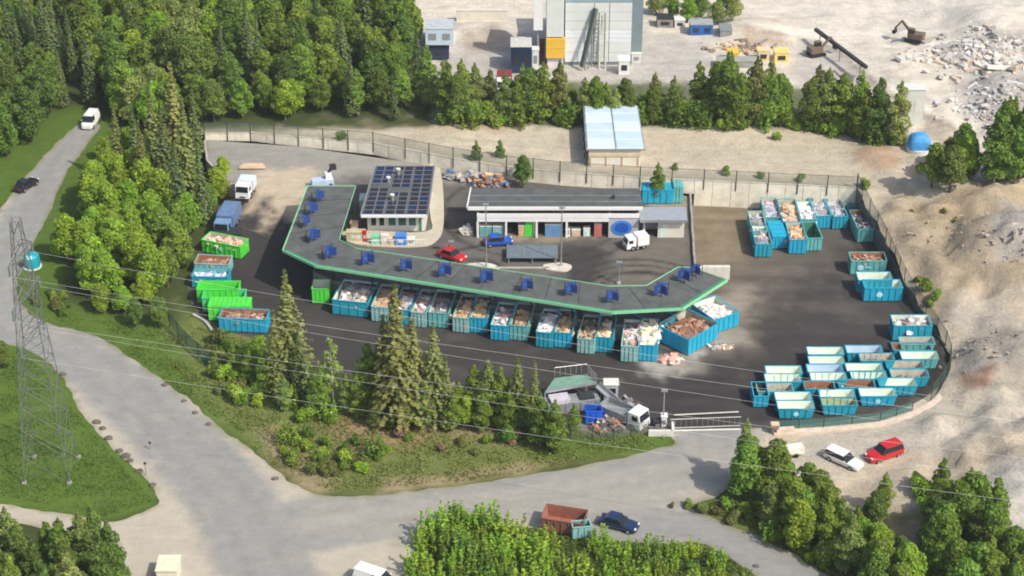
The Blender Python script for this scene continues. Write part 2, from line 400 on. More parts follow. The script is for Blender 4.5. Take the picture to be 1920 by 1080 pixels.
def plat_col(X, Y):
    nz = vnoise(X, Y, .25, 5.5); n2 = vnoise(X, Y, .08, 2.2)
    c = np.tile(np.array((.115, .108, .098)), (X.size, 1)).reshape(X.shape + (3,)) * (1 + .25 * n2[..., None])
    for poly, col, a, soft in ((W([(370, 230), (900, 230), (870, 345), (690, 330), (560, 350), (380, 350)], ZP), np.array((.27, .26, .235)), 1, 2.),
                               (W([(490, 310), (600, 320), (590, 370), (430, 400)], ZP), np.array((.45, .39, .29)), 1, 1.6),
                               (W([(1050, 455), (1130, 450), (1150, 480), (1120, 540), (1040, 540)], ZP), np.array((.035, .034, .035)), .8, 1.),
                               (W([(1150, 465), (1290, 450), (1290, 500), (1220, 530), (1150, 530)], ZP), np.array((.15, .135, .11)), .8, 1.),
                               (W([(1190, 360), (1300, 360), (1300, 400), (1230, 400)], ZP), np.array((.3, .27, .2)), .8, 1.),
                               (W([(885, 442), (1200, 442), (1200, 452), (885, 452)], ZP), np.array((.25, .21, .16)), .8, .6)):
        w = (sstep(sdist(X, Y, poly) + nz * 1.5, -soft, soft) * a)[..., None]; c = c * (1 - w) + col * w
    # turning tyre arcs
    for cu, cv, r in ((1200, 560, 9.), (1200, 560, 10.6), (1210, 555, 6.5), (1190, 565, 7.8), (1000, 400, 13.), (1060, 430, 9.), (880, 520, 5.), (850, 430, 6.)):
        q = P(cu, cv, ZP); d = np.abs(np.hypot(X - q.x, Y - q.y) - r)
        w = (sstep(-d + nz * .2, -.6, -.05) * .75)[..., None]; c = c * (1 - w) + np.array((.032, .031, .03)) * w
    return c
o = grid_object('platform', plat_poly, ZP, plat_col, .55, ground_mat('platform_paving', fine=8, amp=.1, amp2=.12, bump=.015))
tag(o, 'raised drop-off platform paving behind the containers')

CONC = mat('concrete', (.42, .41, .37), .9, var=.22, scale=.9, bump=.02)
CONC_D = mat('concrete_stained', (.30, .29, .27), .9, var=.3, scale=1.5, bump=.02)
def wall_run(root, pts, z0f, z1f, th, seg, material, pname='concrete_panel', gap=.04):
    k = 0
    for a, b in zip(pts[:-1], pts[1:]):
        a, b = Vector(a), Vector(b); L_ = (b - a).length; n = max(1, round(L_ / seg)); e = (b - a) / n; u_ = e.normalized(); nn = Vector((-u_.y, u_.x)) * th / 2
        for i in range(n):
            p, q = a + e * i + u_ * gap / 2, a + e * (i + 1) - u_ * gap / 2
            m_ = (p + q) / 2
            off = nn * (.12 if k % 2 else -.12)
            mb = MB(); quad = [p + nn + off, p - nn + off, q - nn + off, q + nn + off]
            mb.prism([tuple(t) for t in quad], z0f(m_), z1f(m_), material); mb.build(pname, root); k += 1
rw = thing('platform_wall', 'grey concrete loading wall along the front of the raised platform, behind the containers', 'wall')
wall_run(rw, pe[:-1] + [tuple((plat_edge[-1] + plat_edge[-2]) / 2)] + W([(1303, 505)], ZP), lambda p: -.1, lambda p: ZP + .12, .3, 3.4, CONC_D)
rw = thing('side_wall', 'dark concrete side wall between the platform and the sandy ramp', 'wall')
wall_run(rw, W([(1303, 505), (1294, 366)], ZP), lambda p: -.1, lambda p: ZP + .5, .3, 3.2, CONC_D)
rw = thing('ramp_wall', 'low concrete edge of the upper lot beside the container yard, below the parked truck', 'wall')
wall_run(rw, W([(384, 262), (388, 300), (430, 345), (480, 346)], ZP), lambda p: -.1, lambda p: ZP + .05, .25, 3.2, CONC)
# slope from the upper lot to the yard
ra, rb_ = P(478, 346, ZP).to_2d(), plat_edge[0]; rd, rc = P(428, 418, 0).to_2d(), plat_edge[0].lerp(plat_edge[1], .62)
_e = (rb_ - ra).normalized()
def slope_d(X, Y): return (X - ra.x) * _e.y - (Y - ra.y) * _e.x
def slope_z(X, Y): return ZP * (1 - np.clip(slope_d(X, Y) / 8.0, 0, 1)) + .015
o = grid_object('ramp', [tuple(p) for p in (ra, rd, rc, rb_)], slope_z,
    lambda X, Y: (lambda w: np.array((.44, .37, .27)) * w + C_ASPH * (1 - w))(sstep(-slope_d(X, Y) + vnoise(X, Y, .35, 2) * 4, -6.5, -1.5)[..., None]), .8, MATS['yard_asphalt'])
tag(o, 'dusty ramp from the upper lot down into the container yard')

# ---------------------------------------------------------------- terrace, quarry and bank on the right: one height field
ZT = 4.0
wall_px = [(384, 250), (470, 249), (560, 257), (700, 268), (760, 280), (850, 297), (950, 312), (1050, 323), (1200, 333), (1440, 344), (1606, 352)]
def wz(u): return ZT - 1.0 * max(0, min(1, (800 - u) / 400))
fence_px = [(1606, 352, 4.0), (1630, 400, 3.2), (1660, 455, 2.4), (1695, 530, 1.4), (1735, 595, .6), (1772, 650, .15), (1780, 700, .03), (1745, 752, .03), (1650, 790, .03), (1450, 806, .03)]
low_px = [(1430, 850), (1500, 895), (1570, 945), (1640, 1000), (1740, 1060), (2100, 1100)]
tb = [P(u, v, wz(u)) for u, v in wall_px] + [P(u, v, z) for u, v, z in fence_px] + [P(u, v, .02) for u, v in low_px]
ctrl = [(P(u, v, z).x, P(u, v, z).y, z) for u, v, z in
        [(u, v, wz(u)) for u, v in wall_px] + fence_px + [(u, v, .02) for u, v in low_px] + [(2250, 1100, .02), (2400, 1106, .02), (1520, 840, .02), (1580, 862, .02), (1660, 858, .05), (1600, 905, .05), (1560, 810, .02), (1660, 965, .5), (1700, 905, 1.5), (1800, 850, 2.2), (1900, 810, 2.6), (1950, 880, 2.9), (1900, 900, 2.4), (1800, 940, 1.3), (1900, 1010, .8), (1780, 795, .9), (2100, 900, 3)] +
        [(1850, 640, 3.5), (1920, 650, 4.5), (1830, 720, 1.0), (1920, 740, 1.2), (1700, 780, .1), (1820, 780, .3), (1960, 790, .25), (1800, 590, 2.6), (1700, 480, 3.2), (1760, 470, 4.2), (1840, 420, 7.4), (1910, 420, 9.5),
         (1840, 360, 6.0), (1920, 350, 6.2), (1740, 400, 5.4), (1680, 400, 4.4), (1890, 500, 5.2), (1850, 560, 2.6), (1800, 530, 3.6), (2100, 500, 7), (2100, 700, 5),
         (400, 150, 3.4), (700, 200, 4), (1000, 250, 4), (1300, 260, 4), (1500, 280, 4), (1650, 300, 4.2), (1700, 320, 4.4), (1200, 100, 4), (1000, 0, 4), (1500, 100, 4), (1500, 0, 4.2), (1750, 250, 4.2), (1800, 150, 5),
         (1900, 150, 6.5), (1900, 30, 6), (1700, 40, 4.4), (700, 0, 4), (400, 0, 4), (0, 0, 1.5), (60, 240, .0), (180, 200, 0.5), (250, 120, 2), (1200, -200, 4), (400, -300, 4), (1900, -300, 7), (2200, 100, 8), (2300, 400, 8)]]
CT = np.array(ctrl)
MOUNDS = [(1210, 232, 30, .0), (860, 232, 5.0, 1.0), (1400, 236, 5.5, 1.1), (1640, 300, 4.0, 1.4), (1420, 60, 7, 1.6), (1340, 235, 3.5, .8), (930, 60, 5, 1.4), (1740, 370, 5, 1.0),
          (1830, 395, 5, 1.3), (1880, 560, 6, 1.0), (1820, 690, 4, .9), (1860, 740, 5, .8), (1560, 40, 5, .6), (1840, 60, 8, 1.2), (870, 60, 4, 1.2), (1490, 150, 4, .5)]
MW = [(P(u, v, ZT if v < 400 else 2).x, P(u, v, ZT if v < 400 else 2).y, r, h) for u, v, r, h in MOUNDS]
flat_poly = [(p.x, p.y) for p in tb]
def HT(X, Y):
    X = np.asarray(X, float); Y = np.asarray(Y, float); sh = X.shape; x = X.ravel(); y = Y.ravel()
    num = np.zeros(x.size); den = np.zeros(x.size)
    for cx, cy, cz in CT:
        w = 1.0 / ((x - cx) ** 2 + (y - cy) ** 2 + .3) ** 1.6
        num += w * cz; den += w
    z = num / den
    for cx, cy, r, h in MW:
        z += h * np.exp(-((x - cx) ** 2 + (y - cy) ** 2) / (r * r) * 1.6)
    return z.reshape(sh)
left_px = [(384, 250), (250, 235), (200, 205), (195, 120), (205, 60), (215, 0), (180, -200)]
ter_poly = [tuple(p.to_2d()) for p in [P(u, v, 1.0) for u, v in left_px[::-1][:-1]]] + smooth([tuple(p.to_2d()) for p in tb], 4, closed=False) + [(150, P(2100, 1100).y), (150, 250), (P(180, -200, 1).x, 250)]
inner_edge = None
def ter_z(X, Y):
    d = sdist(X, Y, ter_poly)
    z = HT(X, Y)
    n = vnoise(X, Y, .35, 4.4) * .35 + vnoise(X, Y, .11, 6.6) * .7
    U, V = uv_of(X, Y, z)
    rough = sstep(U, 1600, 1700) * np.where(V > 760, sstep(U, 1690, 1760), 1) + sstep(-V, -230, -120) * .3
    n = n * (1 + 1.3 * (V > 300))
    z = z + n * np.clip(rough * (1 - (U < 1700) * (V > 770)),0,1) * 1.0 if False else z + n * np.clip(rough, 0, 1) * sstep(d, .5, 5)
    # forest side slopes down to the low ground
    lf = sstep(-U, -420, -200)
    return z * (1 - lf * sstep(-d, -8, 0))
def ter_col(X, Y):
    nz = vnoise(X, Y, .16, 12.); n2 = vnoise(X, Y, .5, 2.)
    c = np.tile(C_SAND, (X.size, 1)).reshape(X.shape + (3,))
    U, V = uv_of(X, Y, HT(X, Y))
    def blend(c, col, poly, soft, wob, a=1.):
        w = (sstep(sdist(U, V, poly) + nz * wob, -soft, soft) * a)[..., None]; return c * (1 - w) + np.array(col) * w
    c = blend(c, C_PALE, [(690, -300), (2600, -300), (2600, 340), (1850, 330), (1700, 250), (1480, 240), (820, 240), (800, 100)], 12, 10)
    c = blend(c, (.40, .385, .36), [(780, 130), (860, 60), (1000, 60), (1220, 60), (1330, 80), (1350, 160), (1300, 180), (820, 200)], 20, 20, .8)
    c = blend(c, (.60, .56, .49), [(1380, 20), (1900, -50), (1900, 60), (1660, 130), (1480, 60)], 20, 25, .9)
    c = blend(c, (.42, .40, .36), [(1500, 70), (1560, 60), (1660, 170), (1600, 200), (1480, 150)], 15, 15, .8)
    c = blend(c, (.37, .31, .25), [(860, 55), (930, 50), (960, 90), (870, 105)], 8, 8, .8)
    c = blend(c, (.36, .27, .19), [(1380, 45), (1450, 40), (1480, 80), (1400, 95)], 10, 10, .7)
    c = blend(c, (.36, .345, .32), [(1780, 90), (1950, 40), (1950, 270), (1800, 200)], 20, 25, .7)
    c = blend(c, (.30, .24, .19), [(1730, 215), (1790, 250), (1800, 300), (1730, 250)], 8, 8, .7)
    c = blend(c, C_RUST * 1.15, [(770, 228), (880, 222), (980, 232), (960, 245), (800, 245)], 8, 8, .55)
    c = blend(c, C_RUST, [(1600, 285), (1660, 275), (1690, 300), (1680, 325), (1620, 320)], 8, 8, .8)
    c = blend(c, C_RUST, [(1310, 225), (1420, 228), (1480, 245), (1330, 240)], 7, 8, .45)
    c = blend(c, (.36, .34, .25), [(380, 240), (600, 250), (760, 268), (1050, 310), (1250, 325), (1600, 338), (1600, 352), (1000, 335), (560, 265), (380, 255)], 7, 10, .6)
    c = blend(c, (.66, .62, .54), [(1380, 34), (1500, 52), (1580, 72), (1690, 160), (1740, 190), (1840, 236), (1840, 250), (1730, 205), (1680, 176), (1570, 88), (1490, 66), (1380, 44)], 3, 4, .8)
    c = blend(c, (.27, .24, .20), [(1380, 45), (1490, 67), (1570, 89), (1680, 177), (1730, 206), (1830, 255), (1826, 262), (1725, 216), (1672, 184), (1562, 94), (1486, 72), (1380, 50)], 2, 3, .8)
    for k_ in range(5):
        x_ = 860 + 160 * k_; c = blend(c, (.36, .325, .27), [(x_, 262 + k_ * 9), (x_ + 330, 258 + k_ * 12), (x_ + 330, 262 + k_ * 12), (x_, 267 + k_ * 9)], 2, 3, .35)
    c = blend(c, C_FOREST, [(-500, -300), (690, -300), (700, 60), (790, 120), (820, 240), (380, 243), (180, 260), (-500, 300)], 8, 8)
    c = blend(c, C_FOREST * 1.5, [(820, 150), (1300, 160), (1500, 165), (1700, 250), (1720, 280), (1500, 238), (820, 235)], 6, 8, .9)
    c = blend(c, (.30, .22, .13), [(1690, 370), (1800, 365), (1830, 400), (1740, 420)], 14, 14, .6)
    c = blend(c, (.24, .22, .10), [(1720, 400), (1790, 400), (1790, 430), (1740, 430)], 8, 14, .6)
    c = blend(c, (.36, .285, .19), [(1640, 370), (1950, 350), (1950, 560), (1780, 560), (1740, 640), (1700, 520)], 14, 25, .75)
    c = blend(c, (.31, .265, .21), [(1770, 600), (1960, 600), (1960, 730), (1800, 730)], 12, 25, .6)
    c = blend(c, (.27, .22, .16), [(1660, 430), (1740, 440), (1800, 520), (1740, 520)], 10, 20, .5)
    c = blend(c, (.40, .34, .26), [(1560, 910), (1700, 860), (1920, 790), (1960, 900), (1900, 1000), (1600, 980)], 10, 25, .7)
    c = blend(c, C_MEADOW * .8, [(1430, 900), (1560, 935), (1640, 965), (1800, 960), (1960, 1000), (1960, 1200), (1500, 1200)], 10, 14, .85)
    c = blend(c, (.36, .27, .19), [(1660, 990), (1750, 985), (1770, 1040), (1690, 1050)], 8, 10, .8)
    c = blend(c, (.55, .46, .34), [(1560, 905), (1690, 860), (1760, 825), (1765, 835), (1700, 872), (1570, 922)], 4, 6, .8)
    c = blend(c, C_ROCK, [(1850, 400), (1960, 390), (1960, 490), (1870, 490)], 12, 20, .8)
    c = blend(c, (.34, .315, .275), [(1780, 560), (1950, 540), (1950, 720), (1800, 740), (1790, 640)], 18, 25, .7)
    c = blend(c, (.20, .12, .08), [(1800, 700), (1860, 700), (1850, 730), (1800, 725)], 5, 8, .9)
    c = blend(c, (.36, .35, .32), [(1560, 780), (1950, 720), (1950, 800), (1700, 850), (1600, 890), (1480, 860)], 12, 15, .5)
    c = blend(c, (.42, .41, .38), [(1860, 880), (1960, 860), (1960, 1100), (1850, 1100)], 12, 15, .8)
    c = c * (1 + .13 * streak(X, Y, .05, .5, 3)[..., None])
    w = (sstep(n2, .1, .7) * .3)[..., None]; c = c * (1 - w) + c * .72 * w
    w = (sstep(nz, .2, .8) * .3)[..., None]; c = c * (1 - w) + np.array((.40, .33, .24)) * w
    return c
o = grid_object('terrain', ter_poly, ter_z, ter_col, 1.15, ground_mat('sand_and_gravel', fine=4, amp=.15, amp2=.14, bump=.1))
tag(o, 'sandy terrace, pale quarry floor and earth banks')

def HZ(x, y):
    """ground height for things standing outside the yard"""
    if sdist(np.array([x]), np.array([y]), ter_poly)[0] > 0: return float(ter_z(np.array([x]), np.array([y]))[0])
    return 0.0
def G(u, v, z=None):
    """point of the ground seen at (u, v)"""
    if z is not None: return P(u, v, z)
    zz = 2.0
    for _ in range(8):
        p = P(u, v, zz); zz = .5 * zz + .5 * HZ(p.x, p.y)
    p = P(u, v, zz); p.z = HZ(p.x, p.y); return p

# retaining wall: concrete panels, base follows the lower level
rw = thing('retaining_wall', 'long pale concrete retaining wall below the sandy terrace', 'wall')
def wall_base(p): return ZP - .1 if uv_of(p.x, p.y, ZP)[0] < 1296 else -.1
WALL_C = mat('pale_wall_concrete', (.76, .71, .58), .9, var=.22, scale=.5, bump=.02)
wtop = [(P(u, v, wz(u)), wz(u)) for u, v in wall_px]
def wall_top(p):
    u = uv_of(p.x, p.y, ZT)[0]; return wz(u) + .15
wall_run(rw, [tuple((p - Vector((0, .12, 0))).to_2d()) for p, _z in wtop], wall_base, wall_top, .34, 2.6, WALL_C, gap=.05)

# fences
FENCE_G = mesh_mat('green_fence_mesh', (.03, .07, .055), .42)
FENCE_L = mesh_mat('grey_fence_mesh', (.16, .2, .17), .28)
FENCE_T = mesh_mat('teal_netting', (.03, .16, .15), .62)
POSTM = mat('dark_post', (.05, .07, .06), .6, .3)
def fence(label, pts, h, seg, mesh_m, post_m=POSTM, post_r=.06, drop=0.):
    root = thing('fence', label, 'fence')
    for a, b in zip(pts[:-1], pts[1:]):
        L_ = (b - a).length; n = max(1, round(L_ / seg))
        for i in range(n):
            p, q = a.lerp(b, i / n), a.lerp(b, (i + 1) / n)
            MB().bar(p - Vector((0, 0, drop)), p + Vector((0, 0, h + .1)), post_r, post_m).build('post', root)
            MB().add([p + Vector((0, 0, .05)), q + Vector((0, 0, .05)), q + Vector((0, 0, h)), p + Vector((0, 0, h))], [(0, 1, 2, 3)], mesh_m).build('mesh_panel', root)
            MB().bar(p + Vector((0, 0, h)), q + Vector((0, 0, h)), .035, post_m, 4).build('rail', root)
    MB().bar(pts[-1], pts[-1] + Vector((0, 0, h + .1)), post_r, post_m).build('post', root)
    return root
fence('dark green mesh fence standing on top of the long retaining wall', [P(u, v, wz(u)) + Vector((0, -.35, 0)) for u, v in wall_px], 1.9, 4.2, FENCE_L, drop=1.3, post_r=.08)
fp = [P(u, v, z) for u, v, z in fence_px]
fence('dark green netting fence curving around the container yard on its quarry side', [Vector(tuple(p) ) for p in smooth([tuple(p) for p in fp[:8]], 2, closed=False)], 2.3, 3., FENCE_G)
fence('teal netting fence behind the front row of skips along the gravel car park', [Vector(p) for p in smooth([tuple(p) for p in fp[7:]], 2, closed=False)][1:], 1.2, 3., FENCE_T)
fence('dark green fence sloping down through the grass beside the curved road', [P(u, v, 0) for u, v in ((318, 612), (350, 650), (395, 690))], 2.2, 2.6, FENCE_T)
fence('grey mesh fence along the meadow below the steel machine', [P(u, v, 0) for u, v in ((1070, 822), (1150, 826), (1215, 812))], 1.7, 2.8, FENCE_L)
rw = thing('bank_edge', 'dark board edging holding the sandy bank under the curved green fence', 'edging')
_bp = [Vector(p) for p in smooth([tuple(p) for p in fp[:6]], 2, closed=False)]
wall_run(rw, [tuple(p.to_2d()) for p in _bp], lambda p: -.1, lambda p: min(_bp, key=lambda q: (q.to_2d() - p).length).z + .1, .2, 3., mat('bank_board', (.10, .12, .10), .9), pname='board')
# pale kerb outside the curved fence
kb = MB(); kpts = smooth([tuple(p.to_2d()) for p in [P(u, v, 0) for u, v in ((1778, 712), (1750, 757), (1650, 797), (1450, 814))]], 8, closed=False)
for a, b in zip(kpts[:-1], kpts[1:]): kb.beam((*a, .1), (*b, .1), .8, .35, mat('pale_kerb', (.6, .5, .4), .9, bump=.02))
o = kb.build('kerb'); tag(o, 'pale sandy kerb curving round the skips', kind='structure')
kb = MB(); kpts = smooth([tuple(p.to_2d()) for p in [P(u, v, 0) for u, v in ((362, 592), (385, 605), (400, 625))]], 4, closed=False)
for a, b in zip(kpts[:-1], kpts[1:]): kb.beam((*a, .12), (*b, .12), .35, .35, CONC)
o = kb.build('edge_stone'); tag(o, 'short pale kerb at the grass bank', kind='structure')
# ---------------------------------------------------------------- vegetation
BARK = mat('bark', (.10, .08, .06), .95, var=.3, scale=6)
BARK_W = mat('birch_bark', (.55, .53, .48), .9, var=.3, scale=5)
BARK_G = mat('grey_bark', (.22, .2, .18), .95, var=.3, scale=6)
LEAF = {'bright': leaf_mat('bright_leaves', (.25, .40, .04), .16), 'mid': leaf_mat('green_leaves', (.175, .285, .042), .22), 'dark': leaf_mat('deep_green_leaves', (.13, .21, .042), .22),
        'olive': leaf_mat('olive_needles', (.17, .20, .055), .18, .25), 'spruce': leaf_mat('spruce_needles', (.095, .14, .045), .2, .2), 'pale': leaf_mat('pale_leaves', (.25, .33, .09), .2),
        'brown': leaf_mat('brown_twigs', (.24, .18, .11), .2, .1)}
rs = np.random.RandomState(11)
def cards(cent, nrm, size, material, name, aspect=1.5, up=None, colv=.3, bright=None):
    n = len(cent); nrm = nrm / (np.linalg.norm(nrm, axis=1, keepdims=True) + 1e-9)
    ref = rs.normal(size=(n, 3)) if up is None else up
    t = np.cross(nrm, ref); t /= np.linalg.norm(t, axis=1, keepdims=True) + 1e-9
    b = np.cross(nrm, t)
    s = size * rs.uniform(.6, 1.35, (n, 1)); l = s * aspect
    jit = lambda: rs.uniform(.7, 1.2, (n, 1))
    v = np.stack([cent - b * l * .5 * jit(), cent + t * s * .5 * jit() + nrm * s * .12, cent + b * l * .5 * jit(), cent - t * s * .5 * jit() - nrm * s * .1], 1).reshape(-1, 3)
    f = np.arange(4 * n).reshape(-1, 4)
    me = bpy.data.meshes.new(name); me.vertices.add(4 * n); me.vertices.foreach_set('co', v.astype(np.float32).ravel())
    me.loops.add(4 * n); me.loops.foreach_set('vertex_index', f.astype(np.int32).ravel())
    me.polygons.add(n); me.polygons.foreach_set('loop_start', np.arange(0, 4 * n, 4, dtype=np.int32)); me.polygons.foreach_set('loop_total', np.full(n, 4, dtype=np.int32))
    me.update(calc_edges=True)
    k = rs.uniform(1 - colv, 1 + colv, n) if bright is None else bright * rs.uniform(1 - colv, 1 + colv, n)
    w = rs.uniform(-.12, .12, n)
    c = np.stack([k * (1 + w), k, k * (1 - w), np.ones(n)], 1)
    ca = me.color_attributes.new('Col', 'FLOAT_COLOR', 'POINT'); ca.data.foreach_set('color', np.repeat(c, 4, 0).astype(np.float32).ravel())
    me.materials.append(material)
    return me
def lobes_crown(lobes, n, size, material, name, colv=.28, flat=.55):
    L_ = np.array(lobes); wts = (L_[:, 3] * L_[:, 4]); idx = rs.choice(len(L_), n, p=wts / wts.sum())
    d = rs.normal(size=(n, 3)); d /= np.linalg.norm(d, axis=1, keepdims=True)
    d[:, 2] = np.where((d[:, 2] < -.3) & (rs.uniform(size=n) < .6), -d[:, 2], d[:, 2])
    rr = rs.uniform(.62, 1.08, (n, 1)) ** .6
    rad_ = np.stack([L_[idx, 3], L_[idx, 3], L_[idx, 4]], 1)
    c = L_[idx, :3] + d * rad_ * rr
    nm = d * .8 + rs.normal(size=(n, 3)) * .55 + np.array([0, 0, .25])
    tone = rs.uniform(.82, 1.18, len(L_))[idx]
    return cards(c, nm, size, material, name, colv=colv, bright=tone)
def broad_lobes(r, h, z0, k, seed):
    q = random.Random(seed); out = []
    for i in range(k):
        t = (i + .5) / k; z = z0 + (h - z0) * (.12 + .8 * t)
        prof = math.sin(math.pi * min(1, (.18 + .82 * t) ** .9)) ** .55 if t < .97 else .3
        a = i * 2.4 + q.uniform(-.5, .5); rr = r * prof * q.uniform(.35, .72)
        lr = r * q.uniform(.32, .5) * (1.1 - .35 * t)
        out.append((math.cos(a) * rr, math.sin(a) * rr, z, lr, lr * q.uniform(.7, 1.0)))
    out.append((0, 0, z0 + (h - z0) * .5, r * .55, (h - z0) * .36)); out.append((q.uniform(-.3, .3), q.uniform(-.3, .3), h * .9, r * .35, r * .4))
    return out
def trunk_mesh(h, r, material, name='trunk', limbs=5, seed=1, lh=.35, lr=1.6):
    q = random.Random(seed); mb = MB(); n = 6; rings = []
    for k in range(5):
        t = k / 4; ox, oy = q.uniform(-.1, .1) * t, q.uniform(-.1, .1) * t; rr = r * (1.25 - t * 1.05) if k else r * 1.5
        rings.append([(ox + rr * math.cos(2 * math.pi * i / n), oy + rr * math.sin(2 * math.pi * i / n), h * t - .2) for i in range(n)])
    mb.tube(rings, material)
    for i in range(limbs):
        z = h * (lh + (.9 - lh) * i / limbs); a = q.uniform(0, 6.28); l = lr * q.uniform(.6, 1.1)
        mb.bar((0, 0, z), (math.cos(a) * l, math.sin(a) * l, z + l * .7), r * .4, material, 4, r * .12)
    o = mb.build(name); me = o.data; bpy.data.objects.remove(o); return me
PROTO = {}
def proto(key, crown, trunk): PROTO.setdefault(key, []).append((crown, trunk))
for i, mt in enumerate(['bright', 'bright', 'mid', 'mid', 'dark', 'pale']):
    for j in range(2):
        r, h = R.uniform(2.7, 3.3), R.uniform(8.5, 10)
        proto('broad_' + mt, lobes_crown(broad_lobes(r, h, 1.2, 19, 10 * i + j), 5600, .30, LEAF[mt], 'crown'), trunk_mesh(h * .75, .2, BARK, seed=i))
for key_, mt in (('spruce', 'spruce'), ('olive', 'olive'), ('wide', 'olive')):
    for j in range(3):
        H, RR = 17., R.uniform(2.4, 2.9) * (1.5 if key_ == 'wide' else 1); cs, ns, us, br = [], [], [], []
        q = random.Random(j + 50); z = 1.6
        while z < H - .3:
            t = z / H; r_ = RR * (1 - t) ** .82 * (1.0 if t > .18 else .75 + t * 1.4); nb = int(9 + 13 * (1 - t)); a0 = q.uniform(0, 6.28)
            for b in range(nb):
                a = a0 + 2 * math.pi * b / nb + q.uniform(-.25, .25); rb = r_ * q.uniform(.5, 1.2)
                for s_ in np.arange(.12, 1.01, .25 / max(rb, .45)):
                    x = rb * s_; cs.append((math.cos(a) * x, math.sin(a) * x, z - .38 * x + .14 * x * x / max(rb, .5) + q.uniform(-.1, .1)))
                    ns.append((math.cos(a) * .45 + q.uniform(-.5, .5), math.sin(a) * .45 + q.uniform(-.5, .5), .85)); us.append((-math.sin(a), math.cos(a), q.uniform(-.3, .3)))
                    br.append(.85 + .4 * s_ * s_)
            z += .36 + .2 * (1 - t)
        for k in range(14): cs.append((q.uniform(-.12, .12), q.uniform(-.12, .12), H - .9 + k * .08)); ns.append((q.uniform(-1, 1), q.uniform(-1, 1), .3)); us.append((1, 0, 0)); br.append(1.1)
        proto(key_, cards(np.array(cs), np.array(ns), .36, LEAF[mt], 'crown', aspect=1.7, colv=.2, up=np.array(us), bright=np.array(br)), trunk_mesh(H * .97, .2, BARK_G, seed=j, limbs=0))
for mt in ('mid', 'pale', 'dark', 'olive'):      # slender young trees, pointed
    for j in range(3):
        H, q = 10., random.Random(j * 7 + 3); lb = []
        for i in range(13):
            t = (i + .5) / 13; rr = 1.9 * math.sin(math.pi * (.14 + .80 * t)) ** .75 * (1.2 - .5 * t); a = i * 2.4
            lb.append((math.cos(a) * rr * .5, math.sin(a) * rr * .42, 1.0 + (H - 1.5) * t, rr * q.uniform(.45, .8) + .12, .75 * q.uniform(.8, 1.3)))
        lb.append((0, 0, H - .3, .2, .8))
        proto('slender_' + mt, lobes_crown(lb, 3600, .26, LEAF[mt], 'crown'), trunk_mesh(H * .85, .11, BARK_G if mt != 'pale' else BARK_W, seed=j, lr=.8))
for j in range(2):                              # thin birch with white stem
    H, q = 11., random.Random(j + 90); lb = []
    for i in range(12):
        t = (i + .5) / 12; rr = 1.3 * math.sin(math.pi * (.1 + .85 * t)) * (1.15 - .5 * t) + .15; a = i * 2.4
        lb.append((math.cos(a) * rr * .6, math.sin(a) * rr * .6, 3. + (H - 3.2) * t, rr * .45, .55))
    proto('birch', lobes_crown(lb, 700, .32, LEAF['pale'], 'crown'), trunk_mesh(H * .95, .13, BARK_W, seed=j, lr=.9, limbs=8))
for mt in ('mid', 'bright', 'dark', 'brown', 'olive'):          # shrubs
    for j in range(2):
        q = random.Random(j + 33); lb = [(q.uniform(-.8, .8), q.uniform(-.8, .8), q.uniform(.4, 1.5), q.uniform(.45, .8), q.uniform(.5, .9)) for _ in range(8)]
        proto('shrub_' + mt, lobes_crown(lb, 1200, .22, LEAF[mt], 'foliage'), trunk_mesh(1.2, .06, BARK, 'stem', seed=j, lr=.9, lh=.1))
for mt in ('mid', 'bright', 'dark'):            # willow thicket: upright shoots
    for j in range(3):
        q = random.Random(j + 133); cs, ns, us = [], [], []
        for s_ in range(26):
            a, rr = q.uniform(0, 6.28), 1.5 * math.sqrt(q.random()); x, y = rr * math.cos(a), rr * math.sin(a); h = q.uniform(2.2, 4.2) * (1 - .25 * rr / 1.5)
            lx, ly = x * .25 + q.uniform(-.3, .3), y * .25 + q.uniform(-.3, .3)
            for k in range(26):
                t = (k + q.random()) / 26; w = .28 * (1.05 - t) + .05
                cs.append((x + lx * t + q.uniform(-w, w), y + ly * t + q.uniform(-w, w), h * t)); ns.append((q.uniform(-1, 1), q.uniform(-1, 1), .45)); us.append((q.uniform(-.4, .4), q.uniform(-.4, .4), 1))
        ns = np.array(ns); us = np.cross(ns, np.array(us))
        proto('willow_' + mt, cards(np.array(cs), ns, .24, LEAF[mt], 'foliage', aspect=2.0, up=us), trunk_mesh(2., .06, BARK, 'stem', seed=j, lr=1., lh=.1))

NT = 0
def spot(u, v, table):
    for lim, txt in table:
        if u < lim: return txt
    return table[-1][1]
TONE = {'mid': 'green', 'bright': 'bright green', 'dark': 'deep green', 'pale': 'pale green', 'olive': 'olive', 'brown': 'brownish'}
def tree(key, x, y, z, s, name, label, cat, group=None, sz=None):
    global NT
    crown, trunk = PROTO[key][NT % len(PROTO[key])]; NT += 1
    root = thing(name, label, cat, (x, y, z), R.uniform(0, 6.28), group)
    k = (s * R.uniform(.95, 1.05), s * R.uniform(.95, 1.05), s if sz is None else sz)
    inst('foliage' if crown.name.startswith('foliage') else 'crown', crown, root, s=k)
    inst('stem' if trunk.name.startswith('stem') else 'trunk', trunk, root, s=k)
    return root
def inpoly(x, y, poly): return sdist(np.array([x]), np.array([y]), poly)[0] > 0
def scatter(poly, step, jit=.38):
    x0, x1 = min(p[0] for p in poly), max(p[0] for p in poly); y0, y1 = min(p[1] for p in poly), max(p[1] for p in poly)
    out = []; j = 0; y = y0
    while y < y1:
        x = x0 + (j % 2) * step / 2
        while x < x1:
            a, b = x + R.uniform(-jit, jit) * step, y + R.uniform(-jit, jit) * step
            if inpoly(a, b, poly): out.append((a, b))
            x += step
        y += step * .87; j += 1
    return out
G_FOR = 'trees of the dense forest behind the yard'
